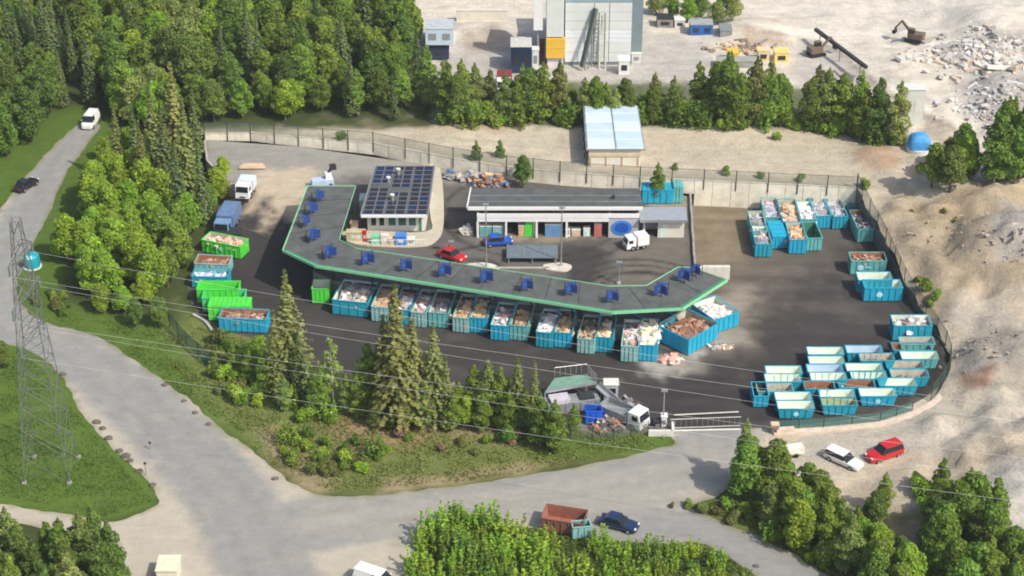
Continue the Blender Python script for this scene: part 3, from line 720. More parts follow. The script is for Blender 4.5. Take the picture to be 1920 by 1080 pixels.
# dense forest, upper left
fpoly = W([(-40, -30), (720, -30), (715, 40), (800, 140), (826, 246), (500, 250), (386, 246), (262, 228), (215, 205), (150, 190), (100, 205), (-5, 305), (-60, 330)], 2)
for x, y in scatter(fpoly, 4.4):
    u, v = uv_of(x, y, 2)
    nzv = noise.noise(Vector((x * .06, y * .06, 3)))
    z = HZ(x, y)
    if u > 560 and R.random() < .35: key = R.choice(['spruce', 'slender_dark', 'slender_mid'])
    elif nzv > .28: key = 'spruce'
    elif nzv > -.05: key = R.choice(['broad_mid', 'broad_dark', 'broad_mid'])
    else: key = R.choice(['broad_mid', 'broad_bright', 'broad_dark', 'broad_pale'])
    s = R.uniform(.78, 1.12)
    if v > 205 and u > 360: s *= .8
    if key == 'spruce': tree(key, x, y, z, s * .72, 'spruce_tree', 'dark spruce standing among the leafy trees of the dense forest', 'tree', 'spruces in the dense forest')
    elif key.startswith('slender'): tree(key, x, y, z, s * 1.05, 'slender_tree', 'slender pointed tree at the forest edge beside the gravel plant', 'tree', 'slender trees at the forest edge')
    else:
        kind = {'broad_mid': 'green', 'broad_dark': 'deep green', 'broad_bright': 'light green', 'broad_pale': 'pale green'}[key]
        loc = 'at the top frame edge' if v < 60 else ('deep in the forest' if v < 110 else ('in mid forest' if v < 165 else 'at the forest front'))
        tree(key, x, y, z, s * .98, 'broadleaf_tree', f'{kind} broadleaf tree {loc}, ' + spot(u, v, [(120, 'left of the side road'), (260, 'above the white van'), (420, 'above the spruce cluster'), (600, 'above the upper lot'), (9999, 'towards the plant')]), 'tree', f'{kind} ' + G_FOR)
# bright grove between the road and the yard
grove = W([(185, 350), (225, 310), (260, 330), (340, 400), (385, 430), (350, 500), (325, 560), (310, 600), (270, 608), (215, 598), (165, 575), (135, 545), (128, 500), (148, 430)])
for x, y in scatter(grove, 4.1):
    u, v = uv_of(x, y, 0)
    key = 'broad_bright' if (u < 300 or R.random() < .4) else 'broad_mid'
    sc_ = R.uniform(.7, .95)
    if v > 560: sc_ *= .62
    lab = ('bright green broadleaf tree in the grove between the side road and the yard', 'bright trees of the roadside grove') if key == 'broad_bright' else ('darker green broadleaf tree in the grove next to the yard fence', 'darker trees of the roadside grove')
    tree(key, x, y, 0, sc_, 'broadleaf_tree', lab[0].split(' in the grove')[0].replace('broadleaf ', '') + spot(u, v, [(9999, ' at the top of the roadside grove')] if v < 400 else ([(9999, ' at the lower grass edge of the roadside grove')] if v > 550 else [(200, ' on the road side of the grove near the teal bell'), (290, ' in the middle of the roadside grove'), (9999, ' on the yard side of the grove')])), 'tree', lab[1])
for u, v, s in [(196, 300, .45), (212, 285, .4), (228, 292, .45), (200, 330, .5)]:
    p = P(u, v); tree('broad_bright', p.x, p.y, 0, s, 'broadleaf_tree', 'small bright green tree on the verge below the white van', 'tree', 'small bright trees below the white van')
for u, v, s, key, lab in [(228, 345, .78, 'olive', 'olive spruce with a broad top, leftmost of the spruces above the bright grove'), (262, 352, .8, 'spruce', 'dark spruce second from the road in the cluster above the grove'),
                     (296, 345, .95, 'olive', 'tall olive spruce in the middle of the cluster above the grove'), (338, 330, 1.08, 'olive', 'tallest reddish olive spruce, its crown rising into the forest'),
                     (318, 392, .98, 'spruce', 'dark spruce in front of the tall olive ones above the grove'), (358, 385, 1.02, 'olive', 'olive spruce nearest the gravel lot, its crown bare and brownish'),
                     (382, 418, .75, 'spruce', 'shorter dark spruce beside the parked blue lorry'), (275, 385, .8, 'olive', 'olive spruce half sunk in the bright grove'), (340, 440, .85, 'spruce', 'dark spruce standing deep in the grove near the green skips'), (370, 300, .7, 'spruce', 'dark spruce at the left end of the retaining wall')]:
    p = P(u, v); tree(key, p.x, p.y, 0, s, 'spruce_tree', lab, 'tree')
for u, v, s, key, lab in [(410, 380, .62, 'broad_bright', 'bright green tree at the left edge of the gravel lot'), (420, 345, .5, 'broad_bright', 'small bright tree below the end of the retaining wall'), (395, 400, .5, 'broad_mid', 'small green tree behind the blue lorry'),
                     (300, 612, .48, 'broad_dark', 'dark round tree at the lower tip of the grove'), (255, 612, .42, 'broad_dark', 'low dark tree by the grass verge of the grove'), (8, 690, .42, 'broad_dark', 'dark round bush tree at the picture edge beside the road fork')]:
    p = P(u, v); tree(key, p.x, p.y, 0, s, 'broadleaf_tree', lab, 'tree')
# trees in front of the yard
for u, v, s, key, nm, lab in [
    (548, 728, .98, 'wide', 'spruce_tree', 'tall olive spruce in front of the left corner of the canopy'), (522, 738, .7, 'olive', 'spruce_tree', 'brownish spruce left of the tallest canopy corner spruce'), (566, 752, .62, 'spruce', 'spruce_tree', 'short spruce right of the canopy corner spruce'),
    (748, 792, 1.12, 'wide', 'spruce_tree', 'broadest tall spruce in front of the row of blue skips'), (724, 772, .8, 'wide', 'spruce_tree', 'dark spruce close behind the broad middle spruce'), (778, 790, .85, 'wide', 'spruce_tree', 'olive spruce right of the broad middle spruce'),
    (816, 792, .82, 'wide', 'spruce_tree', 'pointed olive spruce, rightmost of the middle clump'), (838, 800, .58, 'olive', 'spruce_tree', 'short olive spruce at the right foot of the middle clump'), (970, 800, .6, 'wide', 'spruce_tree', 'thin olive spruce near the steel machine, taller of two'),
    (1002, 808, .58, 'olive', 'spruce_tree', 'thin olive spruce beside the green deck of the steel machine')]:
    p = P(u, v); tree(key, p.x, p.y, 0, s, nm, lab, 'tree')
for u, v, s, key, nm, lab in [
    (626, 768, .95, 'birch', 'birch_tree', 'thin birch with a white stem in the gap before the skips'), (578, 760, .62, 'birch', 'birch_tree', 'small birch right of the corner spruce'),
    (695, 770, .95, 'slender_mid', 'slender_tree', 'bright slender tree on the left of the middle spruce clump'), (672, 780, .6, 'slender_mid', 'slender_tree', 'short slender tree before the middle clump'), (605, 772, .6, 'slender_mid', 'slender_tree', 'short leafy tree at the foot of the white birch'),
    (652, 775, .55, 'slender_pale', 'slender_tree', 'short pale leafy tree right of the white birch'), (796, 802, .6, 'slender_pale', 'slender_tree', 'pale leafy tree under the right spruces'), (862, 792, .55, 'slender_mid', 'slender_tree', 'leafy sapling right of the spruce clump'),
    (890, 788, .75, 'slender_mid', 'slender_tree', 'slender green tree left of the white scrap heap'), (915, 792, .85, 'slender_pale', 'slender_tree', 'pale slender tree in the screen before the yard'), (940, 796, .78, 'slender_mid', 'slender_tree', 'slender green tree left of the thin olive spruce'),
    (985, 812, .6, 'slender_dark', 'slender_tree', 'dark slender tree between the two thin spruces'), (1012, 838, .75, 'slender_mid', 'slender_tree', 'fresh green tree in front of the steel machine, left one'), (1040, 850, .72, 'slender_mid', 'slender_tree', 'fresh green tree in front of the steel machine, right one'),
    (1076, 815, .42, 'slender_mid', 'slender_tree', 'low green sapling beside the blue bin')]:
    p = P(u, v); tree(key, p.x, p.y, 0, s, nm, lab, 'tree')
for u, v, s, k in [(500, 735, .6, 'mid'), (535, 770, .5, 'pale'), (590, 778, .55, 'mid'), (705, 800, .5, 'mid'), (760, 805, .5, 'pale'), (850, 808, .55, 'mid'), (875, 800, .6, 'bright'), (905, 810, .55, 'mid'), (955, 815, .6, 'mid'), (470, 720, .5, 'mid'), (440, 700, .45, 'mid')]:
    p = P(u, v); tree(('broad_' if k == 'bright' else 'slender_') + k, p.x, p.y, 0, s * (.8 if k == 'bright' else 1), 'slender_tree', f'{TONE[k]} young tree filling the screen ' + spot(u, v, [(560, 'below the canopy corner spruce'), (690, 'around the white birch'), (800, 'at the foot of the middle spruces'), (9999, 'left of the steel machine')]), 'tree', 'young trees filling the screen before the yard')
G1 = 'leafy shrubs under the spruces'
for (poly, step, keys, smin, smax, lab, grp) in [
    ([(455, 640), (540, 690), (560, 770), (700, 775), (860, 790), (850, 812), (600, 790), (470, 790), (400, 720), (400, 680)], 3.0, ['shrub_mid', 'shrub_bright', 'shrub_bright', 'willow_bright', 'shrub_olive'], .7, 1.15, 'leafy green shrub in the undergrowth below the spruces', G1),
    ([(395, 640), (450, 640), (500, 740), (460, 770), (380, 720)], 2.6, ['shrub_mid', 'shrub_olive', 'shrub_dark'], .7, 1.2, 'green shrub on the grass bank below the green skips', 'shrubs on the grass bank'),
    ([(500, 800), (560, 810), (700, 840), (760, 850), (720, 900), (600, 905), (530, 870)], 2.3, ['shrub_mid', 'shrub_bright', 'willow_mid', 'shrub_olive'], .5, .95, 'low shrub on the meadow point between the roads', 'low shrubs on the meadow point'),
    ([(700, 800), (1000, 830), (990, 860), (800, 850)], 3.2, ['shrub_mid', 'shrub_brown', 'shrub_olive', 'shrub_brown'], .4, .75, 'sparse brownish shrub on the dry meadow', 'sparse shrubs on the dry meadow'),
    ([(860, 770), (1000, 780), (1060, 830), (1000, 850), (880, 800)], 2.6, ['shrub_mid', 'shrub_bright', 'shrub_dark'], .7, 1.15, 'leafy shrub in front of the steel machine', 'shrubs before the steel machine'),
    ([(50, 560), (110, 545), (150, 590), (110, 605), (60, 590)], 2.2, ['shrub_olive', 'shrub_mid', 'shrub_dark'], .5, .8, 'scrubby shrub in the bend of the side road behind the pylon', 'scrub in the road bend')]:
    for x, y in scatter(W(poly), step):
        k = R.choice(keys); uu = uv_of(x, y, 0)[0]; tree(k, x, y, -.02, R.uniform(smin, smax), 'shrub', TONE[k.split('_')[1]] + ' shrub' + lab.split('shrub')[1] + spot(uu, 0, [(480, ' near the lawn'), (580, ' by the corner spruce'), (680, ' near the white birch'), (780, ' by the tall spruces'), (870, ' right of the tall spruces'), (9999, ' near the steel machine')]), 'shrub', grp)
# row of trees between terrace and plant
for (u0, u1, v0, v1, st, ss) in [(836, 1290, 226, 234, 27, (.6, 1.02)), (840, 1290, 212, 220, 30, (.6, .92)), (1300, 1490, 228, 240, 28, (.72, 1.08)), (1306, 1480, 214, 224, 30, (.7, 1.0)), (1515, 1680, 240, 272, 28, (.65, 1.0)), (1525, 1668, 228, 256, 32, (.6, .9))]:
    u = u0
    while u < u1:
        t = (u - u0) / (u1 - u0); v = v0 + (v1 - v0) * t + R.uniform(-4, 4); p = G(u + R.uniform(-5, 5), v)
        key = R.choice(['slender_mid', 'slender_mid', 'slender_dark', 'broad_mid', 'slender_pale', 'broad_dark', 'shrub_mid', 'slender_olive'])
        s = R.uniform(*ss) * (.85 if 1050 < u < 1290 else 1)
        tree(key, p.x, p.y, p.z, (s * 1.1 if key[1] == 'l' else (s * .8 if key[0] == 'b' else 1.6)), 'slender_tree' if key[1] == 'l' else ('broadleaf_tree' if key[0] == 'b' else 'bush'), f"{TONE[key.split('_')[1]]} {'young' if key[1] == 'l' else ('round' if key[0] == 'b' else 'low bushy')} tree in the {'front' if v0 > 225 else 'back'} row, " + spot(u, v, [(900, 'at its left end beside the forest'), (1000, 'below the navy shed of the plant'), (1090, 'below the yellow tower base'), (1210, 'behind the white modular hall'), (1300, 'right of the white modular hall'), (1400, 'before the blue container'), (1500, 'before the yellow machines'), (1610, 'below the conveyor boom'), (9999, 'next to the blue tank')]), 'tree', 'row of slender trees behind the terrace', sz=(s * 1.08 if key[1] == 'l' else (s * .95 if key[0] == 'b' else 1.8)))
        u += st * R.uniform(.8, 1.2)
for u, v, s, key, nm, lab in [(1393, 903, .84, 'entrance', 'birch_tree', 'tall young birch standing alone at the corner of the entrance road'),
    (893, 322, .5, 'slender_mid', 'slender_tree', 'sapling left of the scrap pile below the retaining wall'), (938, 316, .46, 'slender_mid', 'slender_tree', 'sapling above the scrap pile on the terrace edge'), (980, 352, .52, 'broad_dark', 'broadleaf_tree', 'round bush tree behind the left end of the reuse hall'),
    (1232, 378, .6, 'slender_mid', 'slender_tree', 'sapling behind the grey annex by the retaining wall')]:
    p = P(u, v, ZP if v < 400 else 0)
    if key == 'entrance': tree('slender_pale', p.x, p.y, p.z, .6, nm, lab, 'tree', sz=s)
    else: tree(key, p.x, p.y, p.z, s, nm, lab, 'tree')
for u, v, s, lab in [(1620, 352, .35, 'small round bush at the corner of retaining wall and green fence'), (1360, 328, .3, 'small bush on the terrace edge beside the fence, right of the white hall'), (1160, 354, .5, 'small bush behind the middle of the reuse hall'), (1265, 318, .22, 'tiny bush on the terrace near the hall corner'), (1425, 334, .25, 'tiny bush on the terrace above the upper right skips'), (1500, 340, .28, 'low bush on the terrace edge above the covered skips'), (640, 262, .35, 'low bush on the bank above the upper lot'), (780, 292, .3, 'low bush above the solar office'), (1455, 262, .3, 'low bush at the foot of the tree row')]:
    p = G(u, v); tree('shrub_mid', p.x, p.y, p.z, s * 2, 'shrub', lab, 'shrub')
for poly, z, step, keys, s, lab, grp in [
    ([(1725, 360), (1770, 300), (1830, 310), (1850, 370), (1800, 378)], 5, 4.0, ['broad_mid', 'broad_dark', 'broad_bright'], (.65, .85), 'green broadleaf tree in the clump right of the blue tank', 'tree clump beside the blue tank'),
    ([(1845, 372), (1850, 320), (1990, 300), (1990, 372)], 6, 3.4, ['slender_dark', 'slender_mid', 'broad_dark'], (1.1, 1.35), 'tall tree in the clump at the right edge above the rock face', 'tall trees above the rock face')]:
    for x, y in scatter(W(poly, z), step):
        k = R.choice(keys); tree(k, x, y, HZ(x, y), R.uniform(*s) * (.8 if k.startswith('broad') and s[0] > 1 else 1), 'broadleaf_tree', lab, 'tree', grp)
# lower right woods
for poly, step, keys, s, lab, grp in [
    ([(1390, 925), (1440, 915), (1500, 935), (1545, 972), (1580, 1010), (1700, 1100), (1740, 1180), (1640, 1180), (1580, 1090), (1430, 1000)], 2.55, ['broad_mid', 'slender_mid', 'broad_mid', 'slender_pale', 'broad_bright', 'broad_mid', 'shrub_mid'], (.6, .86), 'green tree in the wood beside the lower right road', 'trees beside the lower right road'),
    ([(1690, 1020), (1800, 985), (1850, 1000), (1900, 1080), (1960, 1180), (1760, 1180), (1740, 1100)], 2.7, ['broad_mid', 'slender_mid', 'slender_dark', 'broad_mid', 'shrub_mid'], (.6, .88), 'green tree in the wood below the gravel bank', 'trees below the gravel bank')]:
    for x, y in scatter(W(poly), step):
        k = R.choice(keys); tree(k, x, y, HZ(x, y) - .05, R.uniform(*s) * (2 if k[1] == 'h' else 1), 'broadleaf_tree' if k.startswith('broad') else ('shrub' if k[1] == 'h' else 'slender_tree'), lab.replace('green', TONE[k.split('_')[1]]) + (' at its top' if uv_of(x, y, 0)[1] < 985 else (' in its middle' if uv_of(x, y, 0)[1] < 1050 else ' at the bottom frame edge')), 'tree', grp)
for x, y in scatter(W([(800, 1003), (850, 985), (1000, 1000), (1110, 1022), (1240, 1035), (1330, 1045), (1420, 1110), (1480, 1180), (790, 1180), (775, 1090)]), 2.2):
    if R.random() < .13: continue
    k = R.choice(['willow_mid', 'willow_bright', 'willow_bright', 'willow_mid']); u, v = uv_of(x, y, 0)
    tree(k, x, y, -.03, R.choice([R.uniform(.5, .8), R.uniform(.75, 1.08)]) * (1.1 if u < 1000 else .85), 'willow_bush', f"{TONE[k.split('_')[1]]} willow bush " + ('at the thicket back, ' if v < 1035 else 'at the thicket bottom, ') + spot(u, v, [(880, 'near its left tip'), (1010, 'left of the rusty red skip'), (1120, 'below the rusty red skip'), (1240, 'below the dark blue car'), (9999, 'beside the lower right road')]), 'bush', 'willow thicket between the roads')
for x, y in scatter(W([(-60, 1070), (60, 1060), (200, 1060), (225, 1110), (245, 1200), (-60, 1200)]), 2.9):
    k = R.choice(['slender_dark', 'slender_mid', 'slender_pale', 'slender_dark']); uu = uv_of(x, y, 0)[0]; tree(k, x, y, -.03, R.uniform(.72, .98), 'slender_tree', f"{TONE[k.split('_')[1]]} slender tree in the lower left thicket, " + spot(uu, 0, [(60, 'by the left frame edge'), (140, 'in its middle'), (999, 'next to the cream slab hut')]), 'tree', 'lower left thicket')
for x, y in scatter(W([(1590, 990), (1700, 940), (1850, 970), (1900, 1000), (1960, 1180), (1700, 1180), (1600, 1080)]), 3.4):
    k = R.choice(['shrub_mid', 'slender_mid', 'broad_dark', 'shrub_bright']); u, v = uv_of(x, y, 0)
    if 1660 < u < 1745 and 980 < v < 1050: continue
    tree(k, x, y, HZ(x, y) - .05, R.uniform(.8, 1.3) if k.startswith('shrub') else R.uniform(.4, .62), 'young_tree', spot(u, v, [(1700, 'young tree at the sandy gap of the lower right wood'), (1850, 'young tree below the gravel bank in the lower right wood'), (3000, 'young tree at the lower right picture corner')]), 'tree', 'young growth in the lower right wood')
for u, v, s in [(1650, 960, .8), (1290, 950, .5), (1320, 955, .45), (1345, 965, .5), (1375, 975, .6), (1785, 920, .7), (1720, 905, .6), (1800, 940, .6), (1840, 950, .9), (1880, 960, .7), (1580, 1000, .7), (1260, 950, .3), (1735, 545, .9), (1755, 560, .7), (1720, 530, .5), (1742, 575, .6), (1710, 400, .3), (1790, 420, .4), (1770, 400, .35)]:
    p = G(u, v); tree(R.choice(['shrub_mid', 'shrub_olive']), p.x, p.y, p.z - .02, s, 'shrub', 'scattered scrubby bush on the sandy ground of the right side', 'shrub', 'scattered scrub on the sandy ground')
for u, v in [(1230, 10), (1262, 18), (1290, 24), (1315, 14), (1345, 28), (1372, 22), (1250, -4), (1300, -2), (1355, 0)]:
    p = G(u, v + 18); tree(R.choice(['broad_bright', 'broad_pale', 'broad_mid']), p.x, p.y, p.z, R.uniform(.45, .6), 'broadleaf_tree', 'sunlit tree behind the plant yard near the blue container', 'tree', 'sunlit trees behind the plant yard')
for k_ in range(46):
    u = 832 + k_ * 19 + R.uniform(-8, 8); v = (232 if u < 1300 else (238 if u < 1500 else 242 + (u - 1510) * .17)) + R.uniform(-5, 4)
    if 1085 < u < 1215 or u > 1675: continue
    p = G(u, v); kk = R.choice(['shrub_mid', 'shrub_bright', 'willow_mid', 'shrub_dark'])
    tree(kk, p.x, p.y, p.z - .1, R.uniform(.8, 1.5), 'shrub', f"{TONE[kk.split('_')[1]]} low shrub under the tree row, " + spot(u, v, [(960, 'near the forest'), (1085, 'left of the white hall'), (1300, 'right of the white hall'), (1500, 'below the yellow machines'), (9999, 'towards the blue tank')]), 'shrub', 'low shrubs under the tree row')
for x, y in scatter(W([(1310, 958), (1380, 925), (1440, 935), (1500, 1000), (1620, 1090), (1540, 1075), (1430, 1008)]), 2.4):
    kk = R.choice(['shrub_mid', 'shrub_bright', 'willow_mid', 'shrub_olive']); tree(kk, x, y, -.03, R.uniform(.4, .8), 'shrub', TONE[kk.split('_')[1]] + ' shrub on the verge of the lower right road, ' + ('near the entrance birch' if uv_of(x, y, 0)[0] < 1420 else 'below the wood'), 'shrub', 'verge shrubs of the lower right road')
# grass and weeds as tufts (uncountable)
def tufts(name, label, poly, n, size, material, z=0., hgt=.5):
    pw = W(poly); x0, x1 = min(p[0] for p in pw), max(p[0] for p in pw); y0, y1 = min(p[1] for p in pw), max(p[1] for p in pw)
    X = rs.uniform(x0, x1, n * 3); Y = rs.uniform(y0, y1, n * 3)
    k = (sdist(X, Y, pw) > .1) & (sdist(X, Y, road_poly) < -.2)
    dens = np.array([noise.noise(Vector((a * .35, b * .35, 1.5))) for a, b in zip(X, Y)])
    k &= dens > rs.uniform(-.6, .35, X.size)
    X, Y = X[k][:n], Y[k][:n]; m = len(X)
    c = np.stack([X, Y, rs.uniform(.0, hgt, m)], 1); nm = rs.normal(size=(m, 3)) + np.array([0, 0, .6])
    me = cards(c, nm, size, material, name, aspect=1.3, colv=.3)
    o = bpy.data.objects.new(name, me); COL.objects.link(o); tag(o, label, kind='stuff'); return o
LEAF['grass'] = leaf_mat('grass_blades', (.16, .21, .05), .0, .3); LEAF['lawn'] = leaf_mat('lawn_blades', (.09, .155, .025), .0, .3)
tufts('grass', 'rough grass and weeds on the meadow in front of the yard', [(330, 600), (470, 640), (700, 760), (1060, 810), (1262, 815), (1230, 838), (900, 902), (620, 922), (520, 885), (380, 745), (300, 660)], 22000, .2, LEAF['grass'], hgt=.3)
tufts('grass', 'short green grass around the pylon foot', [(0, 660), (60, 665), (140, 770), (290, 940), (200, 970), (0, 930)], 9000, .15, LEAF['lawn'], hgt=.1)
tufts('grass', 'green verge grass between the side road and the grove', [(60, 590), (300, 610), (340, 640), (390, 740), (470, 820), (400, 780), (260, 675), (150, 615)], 9000, .17, LEAF['lawn'], hgt=.15)
tufts('weeds', 'weeds along the lower right road', [(1280, 945), (1400, 940), (1600, 1000), (1750, 1090), (1560, 1085), (1400, 985), (1310, 955)], 12000, .22, LEAF['grass'], hgt=.35)
tufts('weeds', 'weeds under the willow thicket', [(772, 1045), (845, 985), (1330, 1012), (1460, 1090), (772, 1100)], 9000, .22, LEAF['lawn'], hgt=.3)

# ---------------------------------------------------------------- materials for built things
TEAL = mat('teal_paint', (.015, .32, .44), .5, var=.16, scale=.8); TEAL2 = mat('faded_teal_paint', (.12, .40, .40), .6, var=.2, scale=.9)
CYAN = mat('blue_paint', (.015, .36, .55), .5, var=.12, scale=.9); PALET = mat('pale_teal_paint', (.24, .46, .46), .6, var=.2, scale=1)
GREEN = mat('bright_green_paint', (.085, .64, .06), .5, var=.1, scale=1); GREEN2 = mat('sea_green_paint', (.08, .55, .22), .5, var=.1, scale=1)
INNER = mat('pale_inner_paint', (.72, .80, .68), .7, var=.14, scale=1.3); INNER2 = mat('worn_inner_paint', (.50, .50, .42), .8, var=.25, scale=1.6)
RUSTI = mat('rusty_inner', (.33, .15, .08), .9, var=.3, scale=1.4); RUSTO = mat('rust_paint', (.22, .10, .07), .8, var=.25, scale=1)
WHITE = mat('white_paint', (.78, .79, .78), .45, var=.05); WHITE2 = mat('off_white', (.66, .66, .62), .6, var=.1); GREYM = mat('grey_metal', (.30, .32, .33), .5, .3, var=.15)
STEEL = mat('galvanised_steel', (.42, .44, .45), .45, .6, var=.12); DARK = mat('dark_metal', (.035, .037, .04), .6, .2); BLACK = mat('black_rubber', (.015, .015, .016), .8)
GLASS = mat('dark_glass', (.015, .02, .026), .08, 0, var=.05); NAVY = mat('navy_paint', (.012, .03, .09), .35, coat=.4); BLUE = mat('signal_blue', (.015, .09, .42), .45, var=.1); BLUEL = mat('mid_blue', (.05, .22, .62), .5, var=.1)
RED = mat('red_paint', (.50, .012, .015), .35, coat=.4, var=.05); YEL = mat('yellow_paint', (.75, .47, .06), .5, var=.1); ORNG = mat('orange_paint', (.6, .2, .03), .5)
ROOFM = mat('roof_felt', (.09, .098, .095), .9, var=.3, scale=.6); ROOFG = mat('roof_sheet', (.30, .33, .37), .5, var=.1); MINT = mat('mint_green_trim', (.24, .60, .34), .5, var=.08); MINTD = mat('deep_green_trim', (.06, .22, .13), .6)
WOOD = mat('pale_wood', (.55, .40, .24), .85, var=.25, scale=2); TAN = mat('tan_board', (.62, .47, .33), .85); CREAM = mat('cream_wall', (.66, .63, .54), .8, var=.08); LILAC = mat('grey_cladding', (.45, .46, .49), .7, var=.08)
CHUNK = mat('mixed_waste', (1, 1, 1), .85, var=.25, scale=3, attr='Col'); SKYB = mat('pale_blue_sheet', (.50, .62, .72), .4, var=.08, scale=.6)
PALW = [(.62, .45, .27), (.7, .55, .36), (.5, .33, .18), (.66, .52, .4), (.45, .3, .2)]; PALR = [(.32, .15, .09), (.42, .22, .14), (.26, .14, .1), (.5, .34, .24), (.2, .12, .1)]
PALM = [(.75, .75, .73), (.7, .68, .66), (.3, .3, .32), (.6, .3, .25), (.2, .3, .4), (.8, .8, .8), (.5, .45, .4)]; PALG = [(.35, .36, .38), (.5, .52, .55), (.22, .22, .24), (.6, .6, .62), (.4, .32, .28)]
PALD = [(.06, .06, .07), (.12, .11, .12), (.3, .29, .3), (.16, .12, .1), (.4, .4, .42)]; PALB = [(.2, .14, .1), (.3, .22, .15), (.13, .1, .08), (.36, .3, .22)]
def weather(m, rust, lo=.60, hi=.70, sc=1.1, amt=.7):
    nt = m.node_tree; N, L = nt.nodes, nt.links; b_ = N['Principled BSDF']; src = b_.inputs['Base Color'].links[0].from_socket
    g = N.new('ShaderNodeNewGeometry'); n = N.new('ShaderNodeTexNoise'); n.inputs['Scale'].default_value = sc; n.inputs['Detail'].default_value = 8; n.inputs['Roughness'].default_value = .7
    mp = N.new('ShaderNodeMapping'); mp.inputs['Scale'].default_value = (1.6, 1.6, .5); L.new(g.outputs['Position'], mp.inputs[0]); L.new(mp.outputs[0], n.inputs['Vector'])
    r = N.new('ShaderNodeMapRange'); r.inputs['From Min'].default_value = lo; r.inputs['From Max'].default_value = hi; r.inputs['To Max'].default_value = amt; L.new(n.outputs['Fac'], r.inputs['Value'])
    x = N.new('ShaderNodeMix'); x.data_type = 'RGBA'; L.new(r.outputs[0], x.inputs[0]); L.new(src, x.inputs[6]); x.inputs[7].default_value = (*rust, 1); L.new(x.outputs[2], b_.inputs['Base Color'])
for m_, c_ in ((TEAL, (.16, .30, .28)), (CYAN, (.12, .34, .40)), (TEAL2, (.32, .40, .34)), (PALET, (.36, .30, .24)), (INNER, (.48, .40, .30)), (INNER2, (.33, .22, .14)), (ROOFM, (.17, .16, .14)), (GREEN, (.16, .5, .12)), (WHITE2, (.5, .48, .42))): weather(m_, c_)
for m_, c_ in ((TEAL, (.12, .06, .03)), (TEAL2, (.16, .09, .05)), (PALET, (.2, .12, .07)), (INNER, (.2, .11, .06)), (CYAN, (.10, .06, .04))): weather(m_, c_, .66, .70, 2.3, .8)
def heap(M_, L_, W_, h, pal, n, size, name, label, long=2.6, z0=0., seed=None):
    q = random.Random(seed if seed is not None else R.random()); mb = MB(); mb.c = []
    rings = []
    for t, k in ((0, 1), (.45, .8), (.8, .5), (1, .12)):
        rings.append([(L_ / 2 * k * math.copysign(abs(math.cos(a)) ** .6, math.cos(a)) * q.uniform(.85, 1.1), W_ / 2 * k * math.copysign(abs(math.sin(a)) ** .6, math.sin(a)) * q.uniform(.85, 1.1), z0 + h * t * .8) for a in [2 * math.pi * i / 12 for i in range(12)]])
    mb.tube(rings, CHUNK, M=M_, col=pal[-1])
    for i in range(n):
        x, y = q.uniform(-1, 1), q.uniform(-1, 1); hh = max(.05, 1 - max(abs(x), abs(y)) ** 2)
        s_ = size * q.choice([.3, .45, .6, .8, 1.0, 1.0, 1.25]); c = q.choice(pal); k = q.uniform(.75, 1.2)
        mb.box((x * L_ / 2 * .84, y * W_ / 2 * .82, z0 + h * hh * q.uniform(.6, 1.) + .05), (s_ * q.uniform(1, long), s_ * q.uniform(.3, .9), s_ * q.uniform(.1, .5)), CHUNK, q.uniform(0, 3.14), M_, tuple(v * k for v in c), q.uniform(-.5, .5), q.uniform(-.5, .5))
    o = mb.build(name); tag(o, label, kind='stuff'); return o

